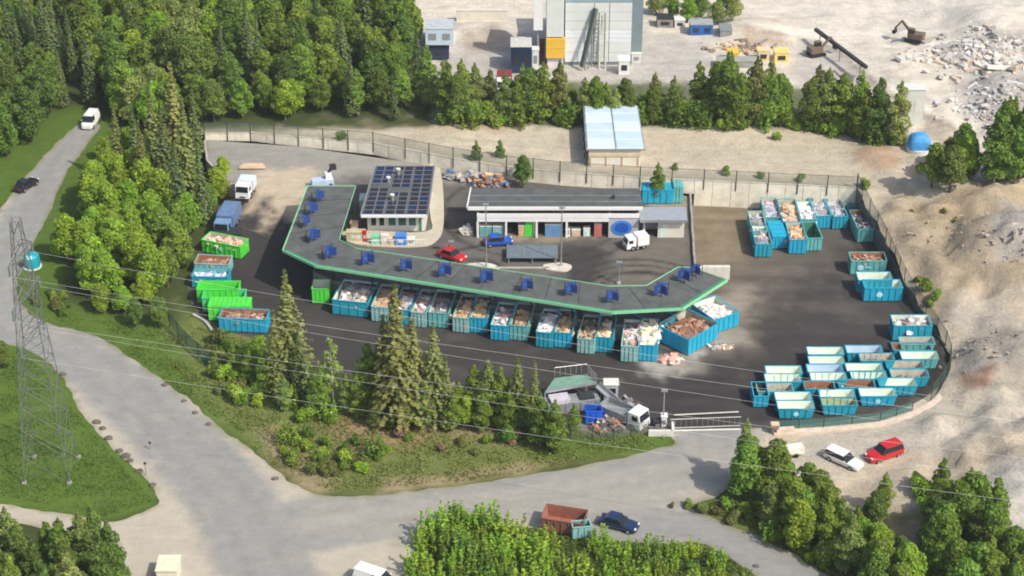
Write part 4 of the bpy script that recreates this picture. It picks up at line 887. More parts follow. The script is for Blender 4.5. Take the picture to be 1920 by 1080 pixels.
# ---------------------------------------------------------------- skips and roll-off containers
def skip(label, p, rz, L_, W_, H_, paint, inner=INNER, taper=.0, emblem=None, group=None, fill=None, lid=False, name='skip', cat='skip', door=True, z=None):
    """open steel container; local x = length, y = width, front = -y; origin centre of the base"""
    root = thing(name, label, cat, p, rz, group)
    l, w, t, f = L_ / 2, W_ / 2, .07, .16
    mb = MB(); lb = l - taper
    def ring(k, z_, e=0): return [(-k + e, -w + e, z_), (k - e, -w + e, z_), (k - e, w - e, z_), (-k + e, w - e, z_)]
    o1, o2 = ring(lb, f), ring(l, H_); i1, i2 = ring(lb, f + .12, t), ring(l, H_, t)
    mb.add(o1 + o2, [(0, 1, 5, 4), (1, 2, 6, 5), (2, 3, 7, 6), (3, 0, 4, 7), (3, 2, 1, 0)], paint)
    mb.add(i1 + i2, [(4, 5, 1, 0), (5, 6, 2, 1), (6, 7, 3, 2), (7, 4, 0, 3), (0, 1, 2, 3)], inner)
    mb.add(o2 + i2, [(0, 1, 5, 4), (1, 2, 6, 5), (2, 3, 7, 6), (3, 0, 4, 7)], paint)
    mb.build('body', root)
    rm = MB()
    for a, b in ((0, 1), (1, 2), (2, 3), (3, 0)): rm.beam(Vector(o2[a]) + Vector((0, 0, .0)), Vector(o2[b]), .13, .12, paint)
    rm.build('rim', root)
    rb = MB(); n = max(3, int(L_ / .75))
    for s_ in (-1, 1):
        for i in range(1, n):
            x = -l + L_ * i / n; xb = x * lb / l; rb.beam((xb, s_ * (w + .045), f), (x, s_ * (w + .045), H_ - .07), .09, .1, paint)
    for s_ in (-1, 1):
        for y in (-w * .5, 0, w * .5): rb.beam((s_ * (lb + .045), y, f), (s_ * (l + .045), y, H_ - .07), .09, .09, paint)
    rb.build('ribbing', root, kind='stuff')
    sk = MB()
    for y in (-w * .55, w * .55): sk.box((0, y, .08), (L_ - 2 * taper, .16, .16), DARK)
    sk.build('skid', root)
    MB().bar((-l - .1, -.3, H_ * .55), (-l - .1, .3, H_ * .55), .05, paint).build('lifting_hook', root)
    if emblem:
        x = emblem[0] * l; r_ = emblem[1]; y = -w - .1
        e = MB(); e.add([(x + r_ * math.cos(a), y, H_ * .55 + r_ * math.sin(a)) for a in [2 * math.pi * i / 16 for i in range(16)]], [tuple(range(16))], mat('pale_cyan_print', (.40, .75, .85), .5))
        e.build('emblem', root)
        if len(emblem) > 2:
            e = MB(); e.box((x + r_ + .55, y, H_ * .58), (.8, .012, .16), MATS['pale_cyan_print']); e.build('logo_stripe', root)
    if lid:
        lm = MB(); nseg = max(3, int(L_ / .6))
        for i in range(nseg): lm.box((-l + L_ * (i + .5) / nseg, 0, H_ + .1 + (.04 if i % 2 else 0)), (L_ / nseg - .04, W_, .08), paint)
        lm.build('lid', root)
    if fill:
        pal, hh, size, nm, lab = fill
        M_ = Matrix.Translation(p) @ Matrix.Rotation(rz, 4, 'Z')
        heap(M_, (L_ - 2 * taper) * .9, W_ * .86, hh * .75, pal, int(44 + L_ * 8), size * .6, nm, lab, z0=(H_ - .7) if hh > .15 else .45)
    return root
def front_skip(label, a, b, depth, H_, paint, z=0., **kw):
    """a, b: ground points seen at the left and right front foot"""
    A, B = P(*a, z), P(*b, z); L_ = (B - A).length; d = (B - A).normalized(); n = Vector((-d.y, d.x, 0))
    return skip(label, (A + B) / 2 + n * (depth / 2), math.atan2(d.y, d.x), L_, depth, H_, paint, **kw)
def end_skip(label, a, b, depth, H_, paint, z=0., **kw):
    A, B = P(*a, z), P(*b, z); W_ = (B - A).length; d = (B - A).normalized(); n = Vector((-d.y, d.x, 0))
    return skip(label, (A + B) / 2 + n * (depth / 2), math.atan2(d.y, d.x) - math.pi / 2, depth, W_, H_, paint, **kw)
FW = lambda lab, pal=PALW, h=.55, s=1.: (pal, h, s, 'waste_heap', lab)
# row below the canopy, left to right
row = [
 ((586, 570), (618, 570), 2.6, 2.3, GREEN, INNER, 'small bright green skip, leftmost in the row below the canopy', None),
 ((624, 590), (690, 597), 5.6, 2.3, TEAL, INNER, 'wide blue skip heaped with white appliances below the left end of the canopy', FW('white discarded appliances in the wide blue skip', PALM, .8, 1.1)),
 ((697, 603), (731, 606), 6, 2.3, PALET, INNER2, 'pale skip with orange wood, half hidden by the middle spruce', FW('orange wood scraps beside the middle spruce', PALW, .7)),
 ((737, 608), (768, 611), 6, 2.3, TEAL, INNER2, 'blue skip hidden behind the crown of the middle spruce', FW('mixed scraps behind the middle spruce', PALM, .5)),
 ((771, 613), (799, 616), 6, 2.3, PALET, INNER2, 'pale skip with rubble right of the spruce crown', FW('rubble and board scraps in the pale skip', PALM, .6)),
 ((804, 614), (841, 617), 6, 2.3, TEAL2, INNER, 'faded teal skip holding white scraps, first one clear of the spruce', FW('white and grey scraps in the faded skip', PALG, .4)),
 ((849, 623), (879, 626), 6, 2.3, PALET, INNER2, 'pale teal skip full of yellow wood, left of a blue one', FW('yellow wood waste in the pale skip', PALW, .9, 1.2)),
 ((882, 624), (913, 626), 6, 2.3, CYAN, INNER, 'clean blue skip full of light wood', FW('light wood waste in the clean blue skip', PALW, .8, 1.2)),
 ((920, 638), (953, 641), 6, 2.3, CYAN, INNER, 'deep blue skip with pink grey board waste and green net', FW('pinkish board waste in the deep blue skip', PALM, .7)),
 ((956, 638), (989, 641), 6, 2.3, TEAL2, INNER2, 'faded teal skip with brown wood beside the deep blue one', FW('brown wood in the faded teal skip', PALW, .5)),
 ((1005, 651), (1037, 654), 6, 2.3, TEAL, INNER, 'blue skip piled with white plastic in the row below the canopy', FW('white plastic waste', PALM[:2] + PALM[5:6], .8, 1.1)),
 ((1040, 652), (1072, 654), 6, 2.3, CYAN, INNER, 'blue skip with a few wooden boards next to the white plastic', FW('wooden boards in the blue skip', PALW, .5, 1.2)),
 ((1082, 663), (1114, 666), 6, 2.3, PALET, INNER2, 'chalky pale skip heaped with brown wood', FW('brown wood heaped in the chalky skip', PALB + PALW[:2], .9, 1.2)),
 ((1117, 661), (1149, 663), 6, 2.3, TEAL, INNER, 'teal skip with yellow board scraps next to the chalky pale one', FW('yellow board scraps', PALW[:2] + PALM[:1], .6)),
 ((1164, 679), (1196, 681), 6.6, 2.4, PALET, INNER, 'pale blotchy skip with white plaster rubble, second from the right end of the row', FW('white plaster and metal rubble', PALM, .7)),
 ((1198, 677), (1231, 679), 6.6, 2.4, CYAN, INNER, 'blue skip with a white sheet on yellow boards, rightmost in the end-on row', FW('yellow boards and white sheet', [(.8, .8, .78), (.75, .68, .45)], .9, 1.8)),
]
for a, b, dep, H_, pt, inn, lab, fill in row:
    end_skip(lab, a, b, dep, H_, pt, inner=inn, fill=fill, group='skips below the canopy')
front_skip('large blue skip set askew below the right end of the canopy, full of rusty scrap', (1290, 668), (1345, 636), 5.4, 2.4, CYAN, inner=INNER2, fill=FW('rusty scrap metal in the askew skip', PALR, .7, 1.1))
front_skip('teal skip behind the askew one in the shade of the canopy', (1228, 640), (1268, 622), 4.6, 2.2, TEAL, inner=TEAL)
front_skip('pale rimmed blue skip standing outermost at the right canopy corner', (1338, 628), (1384, 612), 5.0, 2.2, CYAN, inner=INNER, fill=FW('pale film waste', PALM[:2], .3))
heap(Matrix.Translation(P(1256, 676)), 2.6, 1.9, .8, [(.6, .16, .12), (.65, .3, .24), (.7, .55, .48)], 26, .8, 'furniture_heap', 'red mattress and furniture heap beside the askew skip')
heap(Matrix.Translation(P(1352, 652)), 3.4, 1.2, .25, PALM + PALW, 30, .4, 'litter', 'pale litter on the asphalt by the canopy corner')
# left side of the yard
front_skip('bright green skip with a pink load, uppermost at the left yard edge', (380, 473), (452, 487), 2.5, 2.0, GREEN, inner=INNER2, emblem=(0, .3), fill=FW('pinkish board load in the green skip', [(.62, .42, .3), (.6, .5, .42)], .45, 1.2))
front_skip('grey skip with rusty brown load below the uppermost green skip', (366, 514), (430, 517), 2.5, 1.7, PALET, inner=RUSTI, fill=FW('rusty brown load', PALR, .4))
front_skip('teal skip with lilac sacks between the rusty load and the green skips', (361, 540), (428, 542), 2.4, 1.8, TEAL, inner=TEAL2, fill=FW('lilac and white sacks', [(.6, .5, .65), (.7, .75, .8), (.2, .5, .6)], .3, .9))
for i, (a, b, pt, lab) in enumerate([((371, 570), (449, 570), GREEN, 'bright green skip, rearmost of the three nested green ones'), ((381, 586), (460, 586), GREEN2, 'sea green skip, middle of the three nested green ones'), ((392, 602), (470, 602), GREEN, 'bright green skip, front one of the three nested green ones')]):
    front_skip(lab, a, b, 2.3, 2.2, pt, inner=pt if i < 2 else GREEN2, lid=i == 2)
front_skip('rust brown skip with tan rim and blue front at the lower left yard corner', (412, 622), (500, 626), 2.6, 2.1, CYAN, inner=RUSTI, fill=FW('rust brown scrap', PALR, .35))
# upper right group
grp = [
 ((1409, 458), (1437, 458), 6, 2.1, TEAL2, INNER2, 'faded skip with pale junk, rear one at the left edge of the upper right group', FW('pale junk in the rear left skip', PALG, .5)),
 ((1415, 483), (1446, 483), 5.4, 2.1, TEAL, INNER, 'teal skip with white sheet on top, front left corner of the upper right group', FW('white sheet and metal', PALM, .5)),
 ((1433, 432), (1462, 432), 6, 2.1, TEAL2, INNER2, 'grey loaded skip, rear one of the second column in the upper right group', FW('blue grey bags', [(.4, .5, .6), (.6, .45, .5)], .5, 1.1)),
 ((1447, 468), (1475, 467), 4.6, 2.0, CYAN, CYAN, 'plain bright blue covered skip in the second column of the upper right group', None),
 ((1466, 443), (1500, 443), 7, 2.3, TEAL, INNER2, 'skip with yellow wood, rear one of the third column in the upper right group', FW('yellow wood load', PALW, .8, 1.2)),
 ((1479, 477), (1511, 477), 5.2, 2.3, CYAN, INNER2, 'blue skip with orange and yellow wood, front of the third column', FW('orange wood load', PALW + [(.7, .3, .15)], .7, 1.1)),
 ((1500, 436), (1528, 436), 5.6, 2.1, TEAL2, INNER, 'skip with bright white sacks in the upper right group', FW('bright white sacks', PALM[:1] + PALM[5:6], .7, 1.3)),
 ((1512, 472), (1540, 471), 4.8, 2.1, TEAL2, MINTD, 'dull teal empty skip in front of the white sacks', None),
 ((1529, 430), (1557, 429), 5.6, 2.1, CYAN, GREYM, 'blue skip with grey cover, left of two alike under the wall', FW('grey cover', PALG[:2], .3, 1.4)),
 ((1560, 431), (1588, 430), 5.6, 2.1, TEAL, GREYM, 'teal skip with grey cover, right of two alike under the wall', FW('grey bags', PALG[:2], .3, 1.4)),
 ((1586, 404), (1612, 403), 4.6, 2.0, TEAL2, INNER, 'pale skip in the corner of the retaining wall and the green fence', FW('white grey bags', PALG + PALM[:1], .4, 1.2)),
 ((1607, 456), (1637, 455), 5.8, 2.2, TEAL2, RUSTI, 'teal skip with dark load standing alone by the upper fence', FW('dark load with a white sheet', PALD + PALM[:1], .4, 1.1)),
]
for a, b, dep, H_, pt, inn, lab, fill in grp:
    end_skip(lab, a, b, dep, H_, pt, inner=inn, fill=fill, group='skips under the retaining wall', lid=inn is CYAN)
front_skip('teal skip with round pale emblem and brown garden load by the fence', (1594, 516), (1660, 516), 2.5, 2.2, TEAL2, inner=RUSTI, emblem=(-.45, .45, 1), fill=FW('brown garden load', PALR + [(.4, .4, .2)], .4))
front_skip('empty mint lined skip, rear of a pair by the fence', (1607, 551), (1671, 551), 2.3, 2.1, TEAL, inner=INNER)
front_skip('empty skip with round pale emblem, front of a pair by the fence', (1619, 566), (1690, 566), 2.3, 2.1, CYAN, inner=INNER, emblem=(-.2, .42))
front_skip('teal skip overflowing with white plaster debris below the fence bushes', (1673, 640), (1745, 640), 2.8, 2.3, TEAL, inner=INNER, emblem=(-.1, .35), fill=FW('white plaster debris', PALM[:2] + PALG, .9, 1.3))
# nested rows of empty skips, lower right: far rim seen at (x0..x1, y)
def rim_skip(x0, x1, y, paint, inner, lab, H_=1.5, W_=1.85, fill=None, emblem=None, taper=.3):
    xa, xb, yy = 1380 + x0 / 3.6, 1380 + x1 / 3.6, 620 + y / 3.6 - 5.5
    A, B = P(xa, yy, H_), P(xb, yy, H_); L_ = (B - A).length + .2
    c = (A + B) / 2; c.z = 0; c.y -= W_ / 2
    skip(lab, c, 0, L_, W_, H_, paint, inner=inner, taper=taper, fill=fill, emblem=emblem, group='rows of empty skips by the lower fence')
br = lambda l: (PALR, .0, .9, 'waste_heap', l)
rows = [
 (480, 710, 130, TEAL, INNER, 'mint lined empty skip, leftmost at the top of the lower rows', None),
 (740, 970, 120, TEAL, SKYB, 'pale blue lined empty skip at the top of the lower rows', None),
 (1100, 1320, 62, TEAL2, INNER2, 'beige lined skip right below the plaster debris skip', None),
 (1052, 1300, 102, TEAL, RUSTI, 'rusty orange lined skip, second below the plaster debris skip', br('rust scale in the orange lined skip')),
 (490, 715, 192, TEAL, INNER, 'mint lined empty skip directly in front of the top left one', None),
 (832, 1050, 172, TEAL, INNER2, 'skip with pinkish brown lining in the second row', br('brown dregs in the pinkish skip')),
 (1110, 1345, 160, TEAL2, INNER, 'pale mint lined skip, third at the right side of the rows', None),
 (200, 430, 258, TEAL, INNER, 'mint lined skip, left end of the third row', None),
 (478, 705, 248, TEAL, SKYB, 'bright blue white lined skip, second in the third row', None),
 (740, 975, 240, TEAL, INNER, 'mint lined skip, third in the third row', None),
 (1012, 1250, 222, TEAL, INNER2, 'dirty lined skip, right end of the third row', br('dirt in the right third row skip')),
 (195, 425, 312, TEAL, INNER, 'mint lined skip, left end of the fourth row', None),
 (500, 730, 302, TEAL, INNER, 'mint lined skip, second in the fourth row', None),
 (772, 1000, 292, TEAL, INNER, 'mint lined skip, third in the fourth row', None),
 (1040, 1280, 282, TEAL, INNER2, 'skip with yellow brown residue, right end of the fourth row', br('yellow brown residue')),
 (140, 370, 375, TEAL2, INNER2, 'drab skip with leaf litter, left end of the fifth row', (PALB, .0, .8, 'waste_heap', 'leaf litter in the drab skip')),
 (458, 650, 360, TEAL, RUSTI, 'brown loaded skip, second in the fifth row', (PALB, .1, .8, 'waste_heap', 'brown soil load')),
 (690, 920, 350, TEAL, RUSTI, 'skip with a strip of rusty scrap, third in the fifth row', br('strip of rusty scrap')),
 (960, 1200, 340, TEAL, INNER, 'mint lined skip, right end of the fifth row', None),
 (262, 495, 433, TEAL, INNER, 'mint lined skip, left of the sixth row', None),
 (560, 785, 415, TEAL, INNER, 'mint lined skip, middle of the sixth row', None),
 (830, 1062, 408, CYAN, INNER, 'blue skip with round pale emblem by the curved netting', None),
 (278, 512, 492, TEAL, INNER, 'front left skip with round pale emblem at the entrance corner', None),
 (575, 800, 470, TEAL, mat('mossy_lining', (.40, .46, .28), .8, var=.3, scale=2), 'front skip with mossy lining behind the teal netting', None),
]
for x0, x1, y, pt, inn, lab, fl in rows:
    rim_skip(x0, x1, y, pt, inn, lab, fill=fl, emblem=(0, .32) if 'emblem' in lab else None)
front_skip('short blue skip with pale panel standing across the left end of the rows', (1412, 765), (1440, 765), 3.2, 1.7, CYAN, inner=DARK)
# bottom centre skip
front_skip('rusty red open skip with teal end wall by the lower road', (1014, 996), (1092, 1008), 2.7, 1.8, RUSTO, inner=mat('red_rust_lining', (.30, .115, .08), .85, var=.2), fill=None, taper=.2)
o = front_skip('mint green skip attached in front of the rusty red one', (1074, 1013), (1108, 1010), 1.2, 1.7, PALET, inner=TEAL2)
# far containers
front_skip('light blue skip behind the grey annex', (1204, 383), (1262, 383), 2.4, 2.2, CYAN, z=ZP, inner=CYAN, lid=True)
front_skip('teal round topped skip at the corner behind the annex', (1262, 382), (1280, 382), 2.0, 2.6, TEAL2, z=ZP, inner=TEAL2, lid=True)

# ---------------------------------------------------------------- canopy with roof signs
cn = thing('canopy', 'long angled canopy roof with dark felt and mint green edge over the drop-off platform', 'canopy', (0, 0, 0))
poly = [tuple(p) for p in ro + ri]
MB().prism(poly, ZR - .12, ZR, ROOFM).build('roof_deck', cn)
allp = ro + ri; n_ = len(allp)
for i in range(n_):
    a, b = allp[i], allp[(i + 1) % n_]; big = i < len(ro) - 1
    e = MB(); e.beam((*a, ZR + .02), (*b, ZR + .02), .12 if big else .06, .38 if big else .2, MINT); e.build('fascia', cn)
ins = inset_line(ro, .4); e = MB()
for a, b in zip(ins[1:-1], ins[2:]): e.beam((*a, ZR + .03), (*b, ZR + .03), .5, .05, MINTD)
e.build('gutter', cn)
mid_out, mid_in = inset_line(ro, 3.9), inset_line(ro, 6.2)
def along(line, step):
    out = []
    for a, b in zip(line[:-1], line[1:]):
        k = max(1, round((b - a).length / step))
        out += [a.lerp(b, i / k) for i in range(k)]
    return out + [line[-1]]
for p in along(mid_out, 5.2) + along(mid_in, 5.2):
    e = MB(); e.box((p.x, p.y, (ZP + ZR - .14) / 2), (.22, .22, ZR - .14 - ZP), DARK); e.build('column', cn)
for line in (mid_out, mid_in):
    e = MB()
    for a, b in zip(line[:-1], line[1:]): e.beam((*a, ZR - .28), (*b, ZR - .28), .2, .3, DARK)
    e.build('beam', cn)
seams = MB()
for a, b, c, d in [(ro[1], ro[2], ri[6], ri[5]), (ro[2], ro[3], ri[5], ri[3]), (ro[3], ro[4], ri[3], ri[2]), (ro[4], ro[5], ri[2], ri[0]), (ro[0], ro[1], ri[7], ri[6])]:
    k = max(1, round((b - a).length / 4.5))
    for i in range(1, k): p, q = a.lerp(b, i / k), c.lerp(d, i / k) ; seams.beam((*p, ZR + .012), (*q, ZR + .012), .07, .03, DARK)
seams.build('roof_seam', cn)
SIGNB = mat('sign_blue', (.02, .06, .24), .45, var=.12)
DIG = mat('sign_white', (.55, .6, .7), .6)
def roof_sign(u, v, rz, s, lab):
    p = P(u, v, ZR + .05); r = thing('roof_sign', lab, 'sign', p, rz, 'blue signs standing on the canopy roof')
    hh, w = 1.45 * s, 1.12 * s
    for k, (a, sx) in enumerate(((.55, -1), (-.55, 1))):
        e = MB(); M_ = Matrix.Rotation(a, 4, 'Z'); e.box((sx * w / 2, 0, .45 + hh / 2), (w, .09, hh), SIGNB, M=M_); e.build('panel', r)
    for x, y in ((0, 0), (-w * .75, .75), (w * .75, .75)):
        MB().bar((x, y * s, -.05), (x, y * s, hh + .5), .06, DARK).build('post', r)
    e = MB(); M_ = Matrix.Rotation(.55, 4, 'Z'); e.box((-w * .45, -.055, .5 + hh * .5), (w * .3, .01, hh * .34), mat('sign_face_blue', (.05, .13, .38), .5), M=M_); e.build('sign_face', r)
    e = MB(); e.box((0, .3 * s, hh + .42), (w * 1.2, .6 * s, .05), SIGNB); e.build('cap_plate', r)
for i, (u, v, rz, s, lab) in enumerate([
    (597, 378, .9, .9, 'blue sign farthest back on the left wing of the canopy roof'), (585, 402, .9, .95, 'blue sign second from the back on the left wing'), (572, 425, 1., .85, 'lighter blue sign closest to the left roof edge'), (588, 452, .7, 1., 'large blue sign at the bend of the left wing'),
    (618, 484, .5, 1., 'blue sign above the left corner of the front roof edge'), (690, 496, .2, 1., 'blue sign left of the red car on the long roof'), (762, 508, .1, .9, 'blue sign between the corner sign and the red car'), (834, 518, .1, 1., 'blue sign just below the red car'),
    (912, 530, .1, 1., 'blue sign below the left lamp post of the inner court'), (988, 545, .1, .9, 'blue sign in the middle of the long roof'), (1070, 553, .1, .95, 'blue sign below the right lamp post'), (1148, 567, .05, .9, 'blue sign at the lowest bend of the canopy'),
    (1240, 555, -.3, 1., 'blue sign on the right wing, nearest the bend'), (1284, 528, -.45, 1., 'blue sign in the middle of the right wing'), (1305, 517, -.45, .85, 'blue sign at the tip of the right wing')]):
    roof_sign(u, v, rz, s * .86, lab)

# ---------------------------------------------------------------- buildings
def quadbox(mb, c4, z0, z1, material, topmat=None): return mb.prism([tuple(c.to_2d()) if len(c) == 3 else tuple(c) for c in c4], z0, z1, material, topmat)
# solar panel office
sb = thing('solar_office', 'small office building with solar panels covering its roof', 'building')
zf, zb = 5.3, 6.3
TL, TR_, BR, BL = P(705, 311, zb), P(814, 311, zb), P(801, 404, zf), P(677, 404, zf)
def bil(u, v, dz=0):
    p = BL.lerp(BR, u).lerp(TL.lerp(TR_, u), v); return p + Vector((0, 0, dz))
mb = MB(); c8 = [bil(0, 0), bil(1, 0), bil(1, 1), bil(0, 1)]
mb.add([c + Vector((0, 0, -.3)) for c in c8] + c8, [(3, 2, 1, 0), (4, 5, 6, 7), (0, 1, 5, 4), (1, 2, 6, 5), (2, 3, 7, 6), (3, 0, 4, 7)], ROOFM); mb.build('roof', sb)
e = MB(); e.beam(bil(0, 0, -.05) + Vector((0, -.1, 0)), bil(1, 0, -.05) + Vector((0, -.1, 0)), .2, .4, WHITE); e.build('fascia', sb)
e = MB(); e.beam(bil(0, 0, 0) + Vector((-.08, 0, 0)), bil(0, 1, 0) + Vector((-.08, 0, 0)), .14, .36, STEEL); e.build('fascia', sb)
e = MB(); e.beam(bil(1, 0, 0) + Vector((.08, 0, 0)), bil(1, 1, 0) + Vector((.08, 0, 0)), .14, .36, STEEL); e.build('fascia', sb)
wq = [bil(.06, .12), bil(.95, .12), bil(.95, .97), bil(.06, .97)]
mb = MB(); mb.prism([tuple(c.to_2d()) for c in wq], ZP, [zf - .25, zf - .25, zb - .35, zb - .35], WHITE2); mb.build('wall', sb)
PVB = mat('solar_cell_blue', (.018, .032, .085), .22, .2, var=.15, scale=2); PVD = mat('solar_cell_dark', (.028, .026, .04), .25, .2, var=.15, scale=2)
for i in range(6):
    for j in range(11):
        if (i, j) in ((0, 6), (1, 6), (2, 9), (2, 5), (2, 3), (3, 5)): continue
        g0 = [.01, .165, .345, .50, .675, .83][i] + .012; g1 = g0 + .143
        v0 = .02 + j * .088; v1 = v0 + .080
        e = MB(); q = [bil(g0, v0, .06), bil(g1, v0, .06), bil(g1, v1, .06), bil(g0, v1, .06)]
        lo = [c - Vector((0, 0, .05)) for c in q]
        e.add(lo + q, [(0, 1, 5, 4), (1, 2, 6, 5), (2, 3, 7, 6), (3, 0, 4, 7)], STEEL)
        m_ = q[0].lerp(q[2], .5); e.add([c.lerp(m_, .06) + Vector((0, 0, .005)) for c in q], [(0, 1, 2, 3)], PVB if (i < 2 and j > 6) or (i + j * 3) % 7 == 0 else PVD)
        e.add(q, [(0, 1, 2, 3)], STEEL); e.build('solar_panel', sb)
for a, b in ((.29, .65), (.42, .30), (.42, .82)):
    p = bil(a, b, 0); e = MB(); e.bar(p, p + Vector((0, 0, .8)), .22, STEEL, 8); e.bar(p + Vector((0, 0, .8)), p + Vector((0, 0, .95)), .34, WHITE2, 8); e.build('vent', sb)
fl, fr = wq[0], wq[1]
def face_pt(a, z, out=.0): p = fl.lerp(fr, a); n = Vector(((fr - fl).y, -(fr - fl).x, 0)).normalized(); p = p + n * out; p.z = z; return p
for a0, a1, z0_, z1_, mm, nm in ((.06, .16, ZP + .9, ZP + 2.4, GLASS, 'window'), (.2, .3, ZP + .9, ZP + 2.4, GLASS, 'window'), (.36, .5, ZP + .9, ZP + 2.2, mat('teal_glass', (.03, .12, .12), .1), 'window'), (.53, .68, ZP + .9, ZP + 2.2, MATS['teal_glass'], 'window'), (.71, .85, ZP + .9, ZP + 2.2, MATS['teal_glass'], 'window'), (.88, .95, ZP + .02, ZP + 2.2, MINTD, 'door')):
    e = MB(); e.beam(face_pt((a0 + a1) / 2, 0, .03) * 1 if 0 else face_pt(a0, (z0_ + z1_) / 2, .03), face_pt(a1, (z0_ + z1_) / 2, .03), .06, z1_ - z0_ + .14, WHITE); w_ = e.build(nm, sb)
    e = MB(); e.beam(face_pt(a0 + .008, (z0_ + z1_) / 2, .07), face_pt(a1 - .008, (z0_ + z1_) / 2, .07), .03, z1_ - z0_, mm); e.build('pane', w_)
e = MB(); e.beam(face_pt(.33, ZP + 2.75, .2), face_pt(.9, ZP + 2.75, .2), .1, .5, mat('pale_mint_sign', (.42, .68, .6), .6)); e.build('sign_board', sb)
# paved apron and its kerb right of and in front of the office
ap = smooth(W([(802, 318), (826, 320), (832, 420), (815, 455), (780, 464), (690, 462), (650, 452), (655, 432), (798, 436), (806, 400)], ZP), 4)
mb = MB(); mb.prism(ap, ZP, ZP + .14, mat('beige_paving', (.47, .43, .34), .9, var=.12)); o = mb.build('pavement'); tag(o, 'beige paved apron wrapping the solar office', kind='structure')
for u, v, w, d, h, mm, nm, lab, ct in [(752, 457, 1.5, 1.2, 1.5, BLUEL, 'sorting_bin', 'blue sorting bin in front of the solar office windows', 'bin'), (705, 455, 1.3, .9, 1.2, mat('mint_plastic', (.2, .55, .36), .5), 'sorting_bin', 'mint green sorting bin left of the blue one', 'bin'),
                              (722, 456, 1.0, .8, 1.4, mat('pink_board', (.75, .6, .58), .7), 'notice_stand', 'pale pink notice stand between the mint and blue bins', 'stand'), (735, 457, 1.0, .8, 1.0, TAN, 'wooden_crate', 'tan wooden crate left of the blue bin', 'crate'),
                              (771, 457, 1.0, .8, 1.0, WHITE2, 'white_cabinet', 'white cabinet right of the blue bin', 'cabinet'), (668, 450, 2.6, 1., 1.5, mat('straw_board', (.5, .46, .3), .8), 'board_fence', 'straw coloured screen at the left end of the office terrace', 'screen'), (684, 452, .5, .5, 1.6, RED, 'red_post_box', 'thin red post beside the straw screen', 'post'),
                              (686, 390, 1.6, 2.2, 1.8, mat('pale_aqua', (.5, .66, .66), .5), 'aqua_cabinet', 'pale aqua cabinet between canopy wing and solar office', 'cabinet'), (665, 432, 1., .8, 1.4, TAN, 'wooden_cupboard', 'wooden cupboard in the shade beside the office', 'cupboard')]:
    p = P(u, v, ZP + .1); r = thing(nm, lab, ct, p)
    e = MB(); e.box((0, 0, h * .45), (w, d, h * .9), mm); e.build('body', r); e = MB(); e.box((0, 0, h * .95), (w + .1, d + .1, h * .08), mm); e.build('lid' if 'bin' in nm else 'top', r)
    e = MB(); e.box((0, -d / 2 - .015, h * .5), (w * .5, .03, h * .3), WHITE2 if mm is not WHITE2 else GREYM); e.build('front_plate', r)
r = thing('terrace_railing', 'low white railing along the office terrace', 'railing')
for k in range(13):
    p = P(690 + k * 9, 462 - (.2 * k if k < 8 else .2 * k), ZP + .14); MB().bar(p, p + Vector((0, 0, .9)), .03, WHITE, 4).build('baluster', r)
MB().bar(P(690, 462, ZP + .14) + Vector((0, 0, .9)), P(798, 459.6, ZP + .14) + Vector((0, 0, .9)), .035, WHITE, 4).build('handrail', r)

# reuse hall
rh = thing('reuse_hall', 'long reuse hall with dark roof, white fascia and open bays', 'building')
ze, zb2 = 6.7, 6.35
A, B, C_, D_ = P(877, 389, ze), P(1205, 389, ze), P(1200, 353, zb2), P(884, 353, zb2)
e = MB(); e.add([A - Vector((0, 0, .35)), B - Vector((0, 0, .35)), C_ - Vector((0, 0, .35)), D_ - Vector((0, 0, .35)), A, B, C_, D_], [(3, 2, 1, 0), (4, 5, 6, 7), (0, 1, 5, 4), (1, 2, 6, 5), (2, 3, 7, 6), (3, 0, 4, 7)], ROOFM); e.build('roof', rh)
e = MB(); e.beam(A + Vector((0, -.1, -.1)), B + Vector((0, -.1, -.1)), .18, .5, WHITE); e.build('fascia', rh)
e = MB(); e.beam(A + Vector((-.09, 0, -.05)), D_ + Vector((-.09, 0, -.05)), .16, .45, WHITE); e.build('fascia', rh)
e = MB()
for k in (.3, .62): e.beam(A.lerp(D_, k) + Vector((0, 0, .02)), B.lerp(C_, k) + Vector((0, 0, .02)), .1, .04, GREYM)
e.build('roof_seam', rh)
e = MB(); p = P(1150, 372, 6.55); e.box(p + Vector((0, 0, .2)), (.4, .4, .5), DARK); e.build('roof_vent', rh)
fy = A.y + 1.2; x0, x1 = P(895, 440, ZP).x, P(1196, 440, ZP).x; by = D_.y - .3
def hallbox(nm, xa, xb, ya, yb, za, zb_, m_): e = MB(); e.box(((xa + xb) / 2, (ya + yb) / 2, (za + zb_) / 2), (xb - xa, yb - ya, zb_ - za), m_); return e.build(nm, rh)
FY = P(1000, 446, ZP).y
hallbox('wall', x0, x1, by - .25, by, ZP, 5.9, LILAC)
hallbox('wall', x0, x0 + .25, FY + .3, by - .25, ZP, 5.9, WHITE2)
xp = P(1140, 440, ZP).x
hallbox('wall', xp, x1, FY + .05, FY + .3, ZP, 5.0, LILAC)
hallbox('wall', x1 - .25, x1, FY + .3, by - .25, ZP, 5.9, LILAC)
hallbox('wall', xp, xp + .2, FY + .3, by - .25, ZP, 5.9, LILAC)
hallbox('front_beam', x0, x1, FY - .05, FY + .2, 5.15, 5.75, WHITE)
hallbox('front_beam', x0, xp, FY - .02, FY + .2, 4.55, 5.1, WHITE)
hallbox('ceiling', x0, x1, FY + .3, by - .25, 5.9, 6.0, DARK)
for xx in [P(u, 440, ZP).x for u in (896, 949, 1006, 1062)]:
    hallbox('pillar', xx - .14, xx + .14, FY, FY + .28, ZP, 4.55, WHITE)
